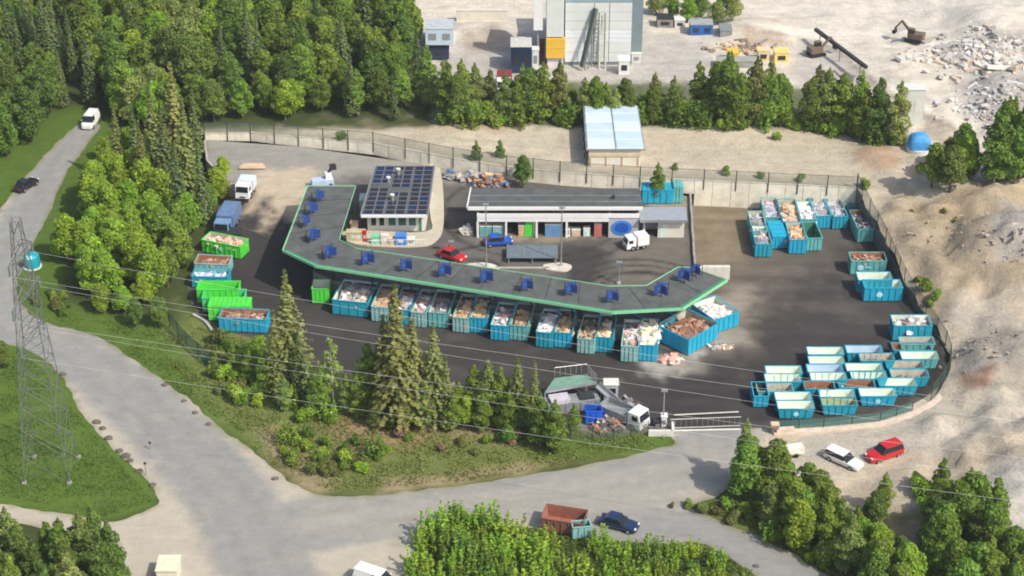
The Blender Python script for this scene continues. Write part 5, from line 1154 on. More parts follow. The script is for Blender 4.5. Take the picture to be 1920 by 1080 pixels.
for u0, u1, h, mm, lab, nm, ct in [(900, 922, 1.5, TEAL2, 'grey teal cage trolley in the first bay of the reuse hall', 'cage_trolley', 'trolley'), (924, 945, 1.5, PALET, 'pale cage trolley beside the grey teal one', 'cage_trolley', 'trolley'), (972, 983, 1.6, WOOD, 'wooden cupboard in the second bay', 'cupboard', 'cupboard'), (984, 998, 2.3, GREEN, 'green cabinet deep in the second bay', 'cabinet', 'cabinet'),
                          (999, 1006, 2.4, mat('lime_panel', (.6, .75, .4), .6), 'lime green narrow panel at the bay pillar', 'display_panel', 'panel'), (1022, 1052, 1.8, mat('dusty_blue', (.12, .25, .45), .6), 'dusty blue skip inside the third bay', 'indoor_skip', 'skip'), (1063, 1069, 1.3, WHITE, 'small white fridge by the fourth bay pillar', 'fridge', 'fridge'),
                          (1072, 1088, .9, TAN, 'low tan sofa in the fourth bay', 'sofa', 'sofa'), (1094, 1106, 1.1, mat('mint_white', (.6, .75, .68), .6), 'mint white washing machine in the fourth bay', 'washing_machine', 'appliance'), (1114, 1128, 1.9, mat('dull_red', (.5, .15, .14), .6), 'dull red cabinet at the right end of the open bays', 'cabinet', 'cabinet')]:
    xa, xb = P(u0, 444, ZP).x, P(u1, 444, ZP).x; yy = FY + .9; w = xb - xa
    r = thing(nm, lab, ct, ((xa + xb) / 2, yy, ZP + .02))
    e = MB(); e.box((0, 0, h / 2), (w, 1.0, h), mm); e.build('body', r)
    e = MB(); e.box((0, -.515, h * .5), (w * .4, .03, h * .6), mm if mm is not WHITE else GREYM); e.build('front_plate', r)
    e = MB(); e.box((0, 0, h + .04), (w + .06, 1.06, .08), WHITE2 if mm is not WHITE else GREYM); e.build('top', r)
r = thing('round_wall_sign', 'round blue sign on the grey front of the reuse hall', 'sign', P(1165, 430, ZP + 0) * 1)
px_ = P(1165, 446, ZP).x; r.location = (px_, FY - .02, 3.6)
e = MB(); e.add([(1.45 * math.cos(a), -.02, 1.15 * math.sin(a)) for a in [2 * math.pi * i / 24 for i in range(24)]] + [(1.45 * math.cos(a), .05, 1.15 * math.sin(a)) for a in [2 * math.pi * i / 24 for i in range(24)]], [tuple(range(24))] + [((i + 1) % 24, i, 24 + i, 24 + (i + 1) % 24) for i in range(24)], BLUEL); e.build('disc', r)
e = MB(); e.add([(1.0 * math.cos(a), -.03, .78 * math.sin(a)) for a in [2 * math.pi * i / 24 for i in range(24)]], [tuple(range(24))], BLUE); e.build('inner_disc', r)
# annex
an = thing('annex', 'small grey roofed annex at the right end of the reuse hall', 'building')
xa, xb = P(1206, 446, ZP).x, P(1282, 446, ZP).x; yf = P(1240, 447, ZP).y; yb_ = yf + 5.5; H1 = 5.1 
zA, zB = P(1200, 413, H1), P(1289, 413, H1); zC, zD = P(1286, 388, H1 + .2), P(1196, 388, H1 + .2)
e = MB(); lo = Vector((0, 0, -.25)); e.add([zA + lo, zB + lo, zC + lo, zD + lo, zA, zB, zC, zD], [(3, 2, 1, 0), (4, 5, 6, 7), (0, 1, 5, 4), (1, 2, 6, 5), (2, 3, 7, 6), (3, 0, 4, 7)], ROOFG); e.build('roof', an)
e = MB(); e.beam(zA + Vector((0, -.07, -.12)), zB + Vector((0, -.07, -.12)), .12, .34, STEEL); e.build('fascia', an)
yw = zA.y + .7
def anbox(nm, x_a, x_b, y_a, y_b, z_a, z_b, m_): e = MB(); e.box(((x_a + x_b) / 2, (y_a + y_b) / 2, (z_a + z_b) / 2), (x_b - x_a, y_b - y_a, z_b - z_a), m_); return e.build(nm, an)
xm = P(1233, 446, ZP).x
anbox('wall', xm, xb, yw, yw + .2, ZP, H1 - .25, CREAM); anbox('wall', xb - .2, xb, yw + .2, zC.y - .3, ZP, H1 - .25, CREAM); anbox('wall', xa, xb - .2, zC.y - .5, zC.y - .3, ZP, H1 - .25, LILAC)
anbox('wall', xa, xa + .2, yw, zC.y - .5, ZP, H1 - .25, WHITE); anbox('lintel', xa + .2, xm, yw, yw + .2, ZP + 2.7, H1 - .25, WHITE2); anbox('door', xm + .3, xm + 1.2, yw - .05, yw, ZP + .02, ZP + 2.1, mat('pale_mint_door', (.6, .72, .66), .6))

# white modular hall on the terrace
mh = thing('modular_hall', 'white roofed modular hall standing alone on the sandy terrace', 'building')
zr = ZT + 3.0
q = [P(1099, 279, zr), P(1210, 279, zr), P(1196, 197, zr + .1), P(1093, 197, zr + .1)]
def mq(a, b, dz=0): return q[0].lerp(q[1], a).lerp(q[3].lerp(q[2], a), b) + Vector((0, 0, dz))
e = MB(); w4 = [mq(.05, .02), mq(.93, .02), mq(.93, .98), mq(.05, .98)]; e.prism([tuple(c.to_2d()) for c in w4], ZT - .2, zr - .3, CREAM); e.build('wall', mh)
e = MB(); e.add([mq(*c, -.3) for c in ((0, 0), (1, 0), (1, 1), (0, 1))] + [mq(*c, -.06) for c in ((0, 0), (1, 0), (1, 1), (0, 1))], [(3, 2, 1, 0), (4, 5, 6, 7), (0, 1, 5, 4), (1, 2, 6, 5), (2, 3, 7, 6), (3, 0, 4, 7)], STEEL); e.build('roof_frame', mh)
for i in range(2):
    for j in range(5):
        a0, a1, b0, b1 = .02 + i * .49, .02 + i * .49 + .47, .012 + j * .198, .012 + j * .198 + .182
        e = MB(); lo4 = [mq(a0, b0, -.06), mq(a1, b0, -.06), mq(a1, b1, -.06), mq(a0, b1, -.06)]; hi4 = [mq(a0 + .01, b0 + .006, .06 + .05 * (j == 0)), mq(a1 - .01, b0 + .006, .06), mq(a1 - .01, b1 - .006, .08), mq(a0 + .01, b1 - .006, .08)]
        e.add(lo4 + hi4, [(4, 5, 6, 7), (0, 1, 5, 4), (1, 2, 6, 5), (2, 3, 7, 6), (3, 0, 4, 7)], SKYB if (i + j) % 3 else mat('white_blue_sheet', (.60, .70, .74), .4, var=.06)); e.build('roof_panel', mh)
for k in range(6):
    p = mq(.05, k / 5 * .94 + .03); MB().bar((p.x - .55, p.y, ZT - .2), (p.x - .1, p.y, zr - .4), .09, DARK, 4).build('brace', mh)
for k in range(4):
    p = mq(.08 + k * .27, .02); e = MB(); e.box((p.x, p.y - .06, ZT + .85), (.16, .12, 1.7), WOOD); e.build('post', mh)
e = MB(); a_, b_ = mq(.05, .02), mq(.93, .02); e.beam((a_.x, a_.y - .08, ZT + 1.9), (b_.x, b_.y - .08, ZT + 1.9), .1, .5, YEL if 0 else mat('straw_beam', (.6, .5, .33), .8)); e.build('front_beam', mh)

# ---------------------------------------------------------------- gravel plant at the back
pl = thing('gravel_plant', 'tall pale clad gravel plant building with a slanting conveyor', 'building')
PAN = mat('pale_cladding', (.66, .70, .68), .6, var=.06, scale=.5); PANW = mat('white_cladding', (.74, .78, .82), .6, var=.05, scale=.5); DGR = mat('blue_grey_cladding', (.19, .25, .27), .6, var=.1)
X = lambda u, v=118: P(u, v, ZT).x
Yf = P(1100, 122, ZT).y; HT_ = 10.9
def pb(nm, xa, xb, ya, yb, za, zb_, m_, par=None): e = MB(); e.box(((xa + xb) / 2, (ya + yb) / 2, (za + zb_) / 2), (xb - xa, yb - ya, zb_ - za), m_); return e.build(nm, par or pl)
pb('core', X(1058), X(1182), Yf + .2, Yf + 14, ZT - .2, ZT + HT_, DGR)
cols = [1058, 1112, 1140, 1182]; zsr = [ZT + .5, ZT + 4.0, ZT + 6.2, ZT + HT_ - .1]
for i in range(3):
    for j in range(3):
        n_sub = 3 if j else 2
        for k in range(n_sub):
            za, zb_ = zsr[j] + (zsr[j + 1] - zsr[j]) * k / n_sub + .03, zsr[j] + (zsr[j + 1] - zsr[j]) * (k + 1) / n_sub - .03
            pb('cladding_panel', X(cols[i]) + .06, X(cols[i + 1]) - .06, Yf + (.02 if (i + k) % 2 else .06), Yf + .2, za, zb_, PANW if (j == 1 or (i == 0 and j == 0)) else PAN)
pb('side_tower', X(1183), X(1203), Yf + 1.5, Yf + 15, ZT - .2, ZT + HT_ + 1.5, DGR)
pb('silo_tower', X(1024), X(1056), Yf - .6, Yf + 5, ZT + 5.2, ZT + 14, PAN); 
for k in range(2): pb('yellow_panel', X(1024) - .05, X(1058), Yf - .9, Yf + 4.5, ZT + 1.6 + k * 1.7, ZT + 3.25 + k * 1.7, YEL)
pb('tower_base', X(1026), X(1056), Yf - .4, Yf + 4, ZT - .2, ZT + 1.5, mat('lilac_white', (.66, .62, .66), .7))
pb('roof_unit', X(1085), X(1120), Yf + 3, Yf + 7, ZT + HT_, ZT + HT_ + 1.2, TAN)
pb('white_duct', X(1000), X(1017), Yf - .2, Yf + 1.2, ZT + 6.2, ZT + 14, WHITE)
e = MB(); e.bar((X(1008), Yf + .6, ZT - .2), (X(1008), Yf + .6, ZT + 6.3), .3, GREYM, 6); e.build('support_leg', pl)
a, b = Vector((X(1090), Yf - 2.2, ZT + .6)), Vector((X(1114), Yf - .5, ZT + HT_ - .8))
e = MB(); e.beam(a, b, .8, .5, mat('conveyor_belt', (.10, .13, .12), .8)); e.build('conveyor', pl)
for t in (.25, .5, .75):
    p = a.lerp(b, t); e = MB(); e.bar((p.x, p.y, ZT - .2), p, .1, GREYM, 4); e.build('conveyor_leg', pl)
for xx in (1122, 1133): e = MB(); e.bar((X(xx), Yf - 1.2, ZT - .2), (X(xx), Yf - .6, ZT + 9.5), .22, mat('pale_lattice', (.5, .5, .44), .7), 5); e.build('ladder_rail', pl)
e = MB()
for k in range(14): e.beam((X(1122), Yf - 1.15 + k * .04, ZT + .5 + k * .65), (X(1133), Yf - 1.15 + k * .04, ZT + .5 + k * .65), .1, .08, MATS['pale_lattice'])
e.build('rungs', pl, kind='stuff')
def block(label, nm, cat, u0, u1, v, h, dep, mm, z=ZT, top=None, group=None, extra=None):
    xa, xb = P(u0, v, z).x, P(u1, v, z).x; y = P(u0, v, z).y; w = xb - xa
    r = thing(nm, label, cat, ((xa + xb) / 2, y + dep / 2, z - .05), 0, group)
    e = MB(); e.box((0, 0, h / 2), (w, dep, h), mm); e.build('body', r)
    e = MB(); e.box((0, 0, h + .05), (w + .15, dep + .15, .12), top or mm); e.build('roof', r)
    n = max(1, int(w / 1.6))
    for i in range(n): e = MB(); e.box((-w / 2 + w * (i + .5) / n, -dep / 2 - .02, h * .52), (w / n * .55, .05, h * .4), extra or GREYM); e.build('window', r)
    return r
block('lower white cabin of the stacked office beside the forest edge', 'site_cabin', 'cabin', 799, 851, 84, 2.6, 4, PANW, top=GREYM)
block('upper white cabin with grey roof stacked on the site office', 'site_cabin', 'cabin', 798, 850, 84, 2.8, 4, SKYB, z=ZT + 2.75, top=mat('grey_blue_roof', (.45, .48, .52), .6))
block('dark blue low container beside the stacked cabins', 'site_container', 'container', 806, 842, 110, 1.9, 2.2, NAVY, extra=DARK)
block('small white cabin on the dark blue container yard', 'site_cabin', 'cabin', 826, 844, 98, 2.2, 1.6, WHITE)
block('navy open ended shed left of the tall plant', 'plant_shed', 'shed', 958, 996, 136, 4.5, 4, NAVY, top=mat('pale_gravel_roof', (.5, .5, .46), .8), extra=DARK)
block('pale upright cabinet right beside the navy shed', 'plant_cabinet', 'cabinet', 998, 1010, 130, 3.4, 1.5, PAN)
block('dark red narrow tank frame below the white duct', 'tank_frame', 'tank', 1012, 1021, 118, 3.6, 1.5, mat('dark_red', (.12, .02, .025), .6), extra=DARK)
block('white hopper cabinet at the right foot of the plant', 'hopper_cabinet', 'cabinet', 1160, 1180, 140, 2.4, 2, WHITE, extra=DARK)
block('small white pump house right of the plant', 'pump_house', 'hut', 1184, 1202, 118, 1.6, 2.4, WHITE2)
block('blue open container with dark left end in the plant yard', 'site_container', 'container', 1294, 1336, 67, 2.0, 2.6, mat('strong_blue', (.02, .12, .38), .5), top=mat('grey_load', (.3, .33, .33), .8), extra=NAVY)
block('grey stone crusher hopper at the plant yard edge', 'crusher_hopper', 'hopper', 1350, 1372, 74, 1.6, 3, GREYM)
block('low grey white concrete block behind the blue container', 'concrete_block', 'block', 1290, 1302, 44, 1.4, 2, WHITE2)
block('small white crate pile cabin by the sunlit trees', 'storage_hut', 'hut', 1265, 1284, 52, 1.3, 2, WHITE2, extra=DARK)
block('dark roofed hut in front of the sunlit trees', 'storage_hut', 'hut', 1232, 1262, 52, 1.6, 2.4, mat('brown_grey', (.25, .22, .2), .8), top=DARK, extra=DARK)
block('tall white cabin beside the blue tank at the quarry road', 'quarry_cabin', 'cabin', 1684, 1728, 238, 6.2, 2.2, mat('chalk_white', (.62, .64, .60), .7, var=.06), extra=WHITE2)
block('bright blue tarpaulin roofed shed cut by the top frame edge', 'tarp_shed', 'shed', 694, 752, 24, 1.8, 4, BLUEL, top=BLUEL)
block('yellow machine housing, leftmost of the yellow ones at the plant yard', 'screening_machine', 'machine', 1364, 1384, 118, 1.7, 2.2, YEL, extra=DARK)
block('yellow box machine, rightmost of the yellow ones at the plant yard', 'screening_machine', 'machine', 1452, 1478, 118, 1.8, 2.2, mat('pale_yellow', (.75, .6, .2), .5), extra=DARK)
block('cream hopper between the yellow machines', 'screening_machine', 'machine', 1420, 1442, 116, 1.9, 1.8, mat('cream_metal', (.7, .55, .32), .6), extra=DARK)
block('long low dark green block behind the tree row at the plant yard', 'stacked_blocks', 'blocks', 1345, 1425, 128, 1.2, 2, mat('mossy_block', (.3, .32, .28), .9))
# pale wall at the back left and dome
r = block('long low cream wall on the quarry floor behind the stacked cabins', 'cream_wall', 'wall', 856, 950, 42, 2.2, .5, CREAM, extra=CREAM)
p = G(1722, 282); r = thing('blue_tank', 'bright blue boxy tank with pale base beside the tree row', 'tank', p)
e = MB(); sq = lambda c: math.copysign(abs(c) ** .45, c)
rings = [[(1.65 * k * sq(math.cos(2 * math.pi * i / 20)), 1.5 * k * sq(math.sin(2 * math.pi * i / 20)), z_) for i in range(20)] for k, z_ in ((1, .6), (1, 1.3), (.93, 1.9), (.75, 2.4), (.45, 2.75), (.1, 2.85))]; e.tube(rings, mat('dome_blue', (.06, .32, .7), .45)); e.build('dome', r, smooth=False)
e = MB(); e.bar((0, 0, -.2), (0, 0, .62), 1.85, WHITE2, 20); e.build('skirt', r)
# excavators and loader
def digger(u, v, rz, s, label, paint):
    p = G(u, v); r = thing('excavator', label, 'excavator', p, rz, s=s)
    for y in (-1, 1):
        e = MB(); e.tube([[(x, y * 1.0 - .28, z_) for x, z_ in ((-1.7, .15), (-1.9, .45), (-1.6, .8), (1.6, .8), (1.9, .45), (1.7, .15))], [(x, y * 1.0 + .28, z_) for x, z_ in ((-1.7, .15), (-1.9, .45), (-1.6, .8), (1.6, .8), (1.9, .45), (1.7, .15))]], BLACK); e.build('track', r)
    e = MB(); e.box((-.4, 0, 1.45), (2.9, 2.3, 1.1), paint); e.box((-1.5, 0, 1.7), (.9, 2.1, .9), paint); e.build('housing', r)
    e = MB(); e.box((.6, .65, 2.2), (1.3, .95, 1.5), GLASS); c_ = e.build('cab', r)
    e = MB(); e.box((.6, .65, 3.0), (1.4, 1.05, .12), paint); e.build('cab_roof', c_)
    e = MB(); e.beam((.9, -.3, 1.7), (3.2, -.3, 3.9), .35, .5, paint); e.build('boom', r)
    e = MB(); e.beam((3.1, -.3, 4.0), (4.6, -.3, 1.9), .28, .38, paint); e.build('dipper', r)
    e = MB(); e.add([(4.3, -.9, 1.9), (4.3, .3, 1.9), (5.0, .3, 1.4), (5.0, -.9, 1.4), (4.2, -.9, 1.0), (4.2, .3, 1.0), (4.7, .3, .8), (4.7, -.9, .8)], [(0, 1, 2, 3), (4, 7, 6, 5), (0, 4, 5, 1), (3, 2, 6, 7), (0, 3, 7, 4)], DARK); e.build('bucket', r)
DBR = mat('dull_brown_paint', (.15, .11, .08), .7)
digger(1714, 78, 2.6, .8, 'brown excavator working on the open quarry floor', DBR)
digger(1530, 104, .4, .75, 'dark excavator under the conveyor boom', DBR)
digger(1584, 158, 3.3, .62, 'grey excavator at the foot of the conveyor boom', mat('grey_paint', (.16, .16, .17), .6))
r = thing('conveyor_boom', 'long dark conveyor boom slanting across the quarry edge', 'conveyor')
a, b = G(1527, 80), G(1622, 150); a.z += 2.4; b.z += 2.2
e = MB(); e.beam(a, b, .55, .5, DARK); e.build('boom', r)
for t in (.1, .5, .9):
    p = a.lerp(b, t); e = MB(); e.bar((p.x, p.y, ZT - .1), p, .1, GREYM, 4); e.build('support', r)
for (u, v, L2, W2, h, pal, n, s_, lab) in [(1850, 100, 16, 12, .9, [(.5, .48, .45), (.62, .6, .56), (.35, .33, .31), (.55, .47, .38)], 420, 1.3, 'sprawling heap of broken concrete and beams on the quarry slope'),
        (1870, 190, 12, 12, .6, [(.5, .5, .5), (.6, .6, .6), (.38, .35, .32)], 240, .9, 'scattered grey rubble above the right tree clump'), (1390, 88, 8, 3, .8, [(.3, .2, .12), (.5, .36, .22), (.2, .18, .16)], 80, .8, 'brown scrap between the plant yard machines'),
        (1895, 440, 5, 5, .5, [(.36, .33, .29), (.30, .28, .25), (.40, .36, .3)], 60, .55, 'loose grey stones on the bank at the right edge'), (1850, 640, 9, 8, .5, [(.36, .31, .25), (.28, .24, .2)], 110, .4, 'loose clods on the brown bank beside the lower skips'), (1780, 440, 9, 7, .5, [(.33, .27, .2), (.4, .34, .26)], 80, .4, 'loose clods on the brown bank beside the upper fence')]:
    p = G(u, v); o = MB(); o.c = []
    q_ = random.Random(int(u))
    for i in range(n):
        x, y = q_.gauss(0, .36) * L2, q_.gauss(0, .36) * W2; g_ = HZ(p.x + x, p.y + y); k = q_.uniform(.8, 1.2); c = q_.choice(pal); z_ = s_ * q_.uniform(.2, 1)
        o.box((p.x + x, p.y + y, g_ + z_ * .15), (z_ * q_.uniform(.8, 4 if q_.random() < .25 else 1.6), z_ * q_.uniform(.4, 1), z_ * .4), CHUNK, q_.uniform(0, 3.1), None, tuple(t * k for t in c), q_.uniform(-.3, .3), q_.uniform(-.3, .3))
    tag(o.build('rubble'), lab, kind='stuff')
heap(Matrix.Translation(P(920, 345, ZP)), 6, 2.2, 1.6, PALR + [(.5, .35, .2), (.1, .2, .35)], 90, .8, 'scrap_heap', 'brown scrap pile below the retaining wall left of the reuse hall')
heap(Matrix.Translation(P(868, 335, ZP)), 6, 1.2, .5, [(.5, .45, .35), (.3, .3, .3), (.1, .15, .25)], 40, 1.2, 'scrap_heap', 'flat boards beside the retaining wall')
heap(Matrix.Translation(P(875, 437, ZP)), 2, 1.6, 1.2, [(.6, .58, .52), (.5, .48, .42)], 20, .6, 'sack_heap', 'pale sacks in the shade left of the reuse hall')

# ---------------------------------------------------------------- vehicles
def car(label, u, v, rz, paint, L_=4.5, W_=1.8, Hh=1.45, kind='car', z=0., name='parked_car', van=False, cat='car', group=None):
    """local x = forward"""
    p = G(u, v) if z is None else P(u, v, z); r = thing(name, label, cat, p, rz, group)
    w = W_ / 2; l = L_ / 2; zb, zs = .28, Hh * .60
    st = [(-l, .80, .45), (-l + .12, .93, .98), (-l * .55, 1, 1.0), (l * .3, 1, 1.0), (l * .62, .98, .93), (l - .22, .90, .82), (l, .76, .55)]
    rings = []
    for x, kw, kh in st:
        h_ = zb + (zs - zb) * kh; ww = w * kw
        rings.append([(x, -ww * .92, zb), (x, -ww, zb + (h_ - zb) * .45), (x, -ww * .95, h_ - .04), (x, -ww * .7, h_), (x, ww * .7, h_), (x, ww * .95, h_ - .04), (x, ww, zb + (h_ - zb) * .45), (x, ww * .92, zb)])
    e = MB(); e.tube(rings, paint); e.build('body', r, smooth=False)
    xb0, xf0 = (-l + .1, l * .42) if van or kind == 'wagon' else (-l * .78, l * .42); xb1, xf1 = (-l + .3, l * .12) if kind == 'wagon' or van else (-l * .52, l * .05)
    if van: xf0, xf1 = l * .72, l * .42
    zt = Hh; wi = w * .90; wt = w * .74
    base = [(xb0, -wi, zs - .03), (xf0, -wi, zs - .03), (xf0, wi, zs - .03), (xb0, wi, zs - .03)]; top = [(xb1, -wt, zt - .05), (xf1, -wt, zt - .05), (xf1, wt, zt - .05), (xb1, wt, zt - .05)]
    e = MB(); e.add(base + top, [(0, 1, 5, 4), (1, 2, 6, 5), (2, 3, 7, 6), (3, 0, 4, 7), (4, 5, 6, 7)], DARK); e.build('cabin', r)
    e = MB(); e.box(((xb1 + xf1) / 2, 0, zt - .02), (xf1 - xb1 + .1, wt * 2 + .08, .06), paint); e.build('roof', r)
    def pane(nm, i, j, a0, a1, f0=.12, f1=.92, mm=GLASS):
        b0, b1, t0, t1 = Vector(base[i]), Vector(base[j]), Vector(top[i]), Vector(top[j])
        c = sum((b0, b1, t0, t1), Vector()) / 4; n = (b1 - b0).cross(t0 - b0).normalized() * .025
        g = lambda a, f: b0.lerp(b1, a).lerp(t0.lerp(t1, a), f) + n
        e = MB(); e.add([g(a0, f0), g(a1, f0), g(a1, f1), g(a0, f1)], [(0, 1, 2, 3)], mm); e.build(nm, r)
    pane('windscreen', 1, 2, .06, .94); pane('rear_window', 3, 0, .08, .92)
    for i, j in ((0, 1), (2, 3)):
        if van: pane('side_panel', i, j, .02 if i == 0 else .3, .7 if i == 0 else .98, 0, 1, paint); pane('side_window', i, j, .73 if i == 0 else .05, .96 if i == 0 else .27)
        else: pane('side_window', i, j, .06, .47); pane('side_window', i, j, .51, .94)
    for sx in (-1, 1):
        for sy in (-1, 1):
            x = sx * l * .62; c = Vector((x, sy * (w - .1), .32))
            e = MB(); e.bar(c - Vector((0, .11, 0)), c + Vector((0, .11, 0)), .32, BLACK, 12); t = e.build('wheel', r)
            e = MB(); e.bar(c + Vector((0, sy * .1, 0)), c + Vector((0, sy * .125, 0)), .19, STEEL, 10); e.build('rim', t)
    for sy in (-1, 1):
        e = MB(); e.box((l - .1, sy * w * .62, zs * .78), (.16, .32, .14), WHITE); e.build('headlight', r)
        e = MB(); e.box((-l + .04, sy * w * .68, zs * .85), (.1, .22, .2), RED); e.build('tail_light', r)
        e = MB(); e.box((xf0 - .35, sy * (w + .06), zs + .08), (.12, .16, .14), paint); e.build('mirror', r)
    return r
car('white estate car parked on the gravel, nose to the lower right', 1581, 868, rad(-42), WHITE, kind='wagon', L_=4.7)
car('red van parked beside the white estate car, nose to the lower left', 1657, 857, rad(208), RED, L_=4.7, Hh=1.75, W_=1.9, kind='wagon')
car('dark blue car parked beside the rusty red skip by the lower road', 1160, 988, rad(-24), NAVY)
car('black car driving on the side road at the left picture edge', 50, 352, rad(62), mat('black_paint', (.01, .012, .022), .25, coat=.5), L_=4.3)
car('white van at the far end of the side road, facing the camera', 171, 234, rad(262), WHITE, L_=4.4, W_=1.95, Hh=2.0, van=True, cat='van', name='white_van')
car('white van half cut off by the bottom of the picture', 703, 1096, rad(-28), WHITE, L_=4.8, W_=1.9, Hh=1.9, van=True, cat='van', name='white_van')
car('dark blue car in front of the first bay of the reuse hall', 934, 458, rad(8), BLUE, z=ZP, L_=4.0)
car('red car waiting inside the canopy bend', 848, 485, rad(-35), RED, z=ZP, L_=4.0)
# white box lorry in front of the hall
def lorry(label, u, v, rz, z, cabm, boxm, L_=7., hb=2.6, boxed=True, name='lorry', s=1):
    p = P(u, v, z); r = thing(name, label, 'lorry', p, rz, s=s)
    e = MB(); e.box((0, 0, .7), (L_, .9, .25), DARK); e.build('chassis', r)
    e = MB(); x = L_ / 2 - .9; e.tube([[(x - .9, -1.1, .5), (x - .9, 1.1, .5), (x - .9, 1.1, 2.5), (x - .9, -1.1, 2.5)], [(x + .6, -1.1, .5), (x + .6, 1.1, .5), (x + .6, 1.05, 2.5), (x + .6, -1.05, 2.5)], [(x + .9, -1.08, .5), (x + .9, 1.08, .5), (x + .85, 1.0, 1.5), (x + .85, -1.0, 1.5)]], cabm); c_ = e.build('cab', r)
    e = MB(); e.add([(x + .89, -.95, 1.5), (x + .89, .95, 1.5), (x + .66, .92, 2.35), (x + .66, -.92, 2.35)], [(0, 1, 2, 3)], GLASS); e.build('windscreen', c_)
    for sy in (-1, 1): e = MB(); e.box((x + .1, sy * 1.11, 1.9), (.8, .03, .6), GLASS); e.build('side_window', c_)
    if boxed: e = MB(); e.box((-.9, 0, .85 + hb / 2), (L_ - 2.4, 2.4, hb), boxm); e.build('cargo_box', r)
    else:
        e = MB()
        for c, d in (((-.9, 0, .95), (L_ - 2.3, 2.3, .15)), ((-.9, 1.15, 1.4), (L_ - 2.3, .08, .8)), ((-.9, -1.15, 1.4), (L_ - 2.3, .08, .8)), ((-L_ / 2 + .25, 0, 1.4), (.08, 2.3, .8))): e.box(c, d, boxm)
        e.build('flatbed', r)
    for x_ in (L_ / 2 - 1.2, -L_ / 2 + 1.3, -L_ / 2 + 2.5):
        for sy in (-1, 1):
            c = Vector((x_, sy * 1.0, .5)); e = MB(); e.bar(c - Vector((0, .15, 0)), c + Vector((0, .15, 0)), .5, BLACK, 12); w_ = e.build('wheel', r)
            e = MB(); e.bar(c + Vector((0, sy * .14, 0)), c + Vector((0, sy * .17, 0)), .26, STEEL, 8); e.build('rim', w_)
    return r
lorry('white box lorry standing in front of the annex, cab to the left', 1193, 464, rad(200), ZP, WHITE, WHITE, L_=4.6, hb=1.8, s=.76)
lorry('white van lorry with tan boards above it at the left lot', 462, 365, rad(262), ZP, WHITE, mat('blue_white_box', (.6, .68, .75), .5), L_=4.6, hb=1.6, s=.95)
lorry('blue grey lorry parked against the grove below the upper lot', 428, 428, rad(262), 0, mat('blue_grey_cab', (.16, .28, .45), .5), mat('slate_blue_box', (.12, .2, .36), .5), L_=7., hb=1.9)
r = thing('low_loader', 'dark navy trailer between the blue lorry and the green skip', 'trailer', P(428, 450), 0)
e = MB(); e.box((0, 0, .95), (3.6, 2.2, .9), NAVY); e.build('box', r); e = MB(); e.box((0, 0, 1.45), (3.7, 2.3, .1), DARK); e.build('cover', r)
for sx in (-1, 1):
    for sy in (-1, 1): c = Vector((sx * 1.2, sy * 1.0, .35)); e = MB(); e.bar(c - Vector((0, .1, 0)), c + Vector((0, .1, 0)), .35, BLACK, 10); e.build('wheel', r)
r = thing('board_stack', 'tan boards stacked across the upper lot above the white lorry', 'boards', P(474, 315, ZP), .02)
for k in range(4): e = MB(); e.box((0, k * .35 - .5, .3 + .08 * (k % 2)), (3.9 - .3 * k, .32, .2), TAN); e.build('board', r)
r = thing('mini_crane', 'small blue and white machine with dark arm at the upper end of the canopy', 'machine', P(605, 350, ZP), .3)
e = MB(); e.box((0, 0, .8), (3.2, 1.4, 1.0), mat('blue_white_metal', (.45, .55, .72), .5)); e.build('base', r); e = MB(); e.box((.9, 0, 1.7), (.9, 1.0, .9), WHITE); e.build('cab', r)
e = MB(); e.beam((.5, 0, 1.4), (1.6, .2, 3.0), .25, .3, DARK); e.build('arm', r); e = MB(); e.box((1.7, .2, 2.9), (.9, .8, .7), DARK); e.build('grab', r)
for sx in (-1, 1):
    for sy in (-1, 1): c = Vector((sx * 1.1, sy * .7, .35)); e = MB(); e.bar(c - Vector((0, .1, 0)), c + Vector((0, .1, 0)), .35, BLACK, 10); e.build('wheel', r)
# truck behind the tree row
lorry('white lorry with dark red load behind the tree row of the gravel plant', 945, 168, rad(268), ZT, WHITE, mat('dark_red_load', (.2, .03, .03), .7), L_=5.2, hb=1.6)
# steel machine with green deck at the entrance
r = thing('loading_deck', 'grey steel loading platform with green deck and railing near the entrance', 'platform')
a, b, c, d = P(1022, 735, 2.6), P(1118, 718, 2.6), P(1100, 698, 2.9), P(1040, 705, 2.9)
e = MB(); e.prism([tuple(t.to_2d()) for t in (a, b, c, d)], 2.5, 2.62, mat('green_deck', (.16, .30, .23), .7)); e.build('deck', r)
e = MB(); e.beam(a, b, .2, .3, STEEL); e.build('edge_beam', r)
pts_ = [b, P(1120, 700, 2.6), c, P(1080, 698, 2.6)]
for i in range(7):
    t = i / 6; p = b.lerp(c, t); MB().bar(p, p + Vector((0, 0, 1.2)), .04, STEEL, 4).build('railing_post', r)
    p = c.lerp(d, t); MB().bar(p, p + Vector((0, 0, 1.2)), .04, STEEL, 4).build('railing_post', r)
e = MB(); e.bar(b + Vector((0, 0, 1.2)), c + Vector((0, 0, 1.2)), .04, STEEL, 4); e.bar(c + Vector((0, 0, 1.2)), d + Vector((0, 0, 1.2)), .04, STEEL, 4); e.build('handrail', r)
for p in (a, b, c, d): e = MB(); e.box((p.x, p.y, 1.25), (.2, .2, 2.5), GREYM); e.build('leg', r)
r = thing('waste_compactor', 'long grey steel compactor with ribbed sides under the green deck', 'compactor', P(1072, 768), rad(14))
e = MB(); e.box((0, 0, 1.0), (6.6, 2.0, 1.3), GREYM); e.build('body', r)
for k in range(7): e = MB(); e.box((-2.9 + k * .95, -1.03, 1.0), (.14, .1, 1.3), STEEL); e.build('rib', r)
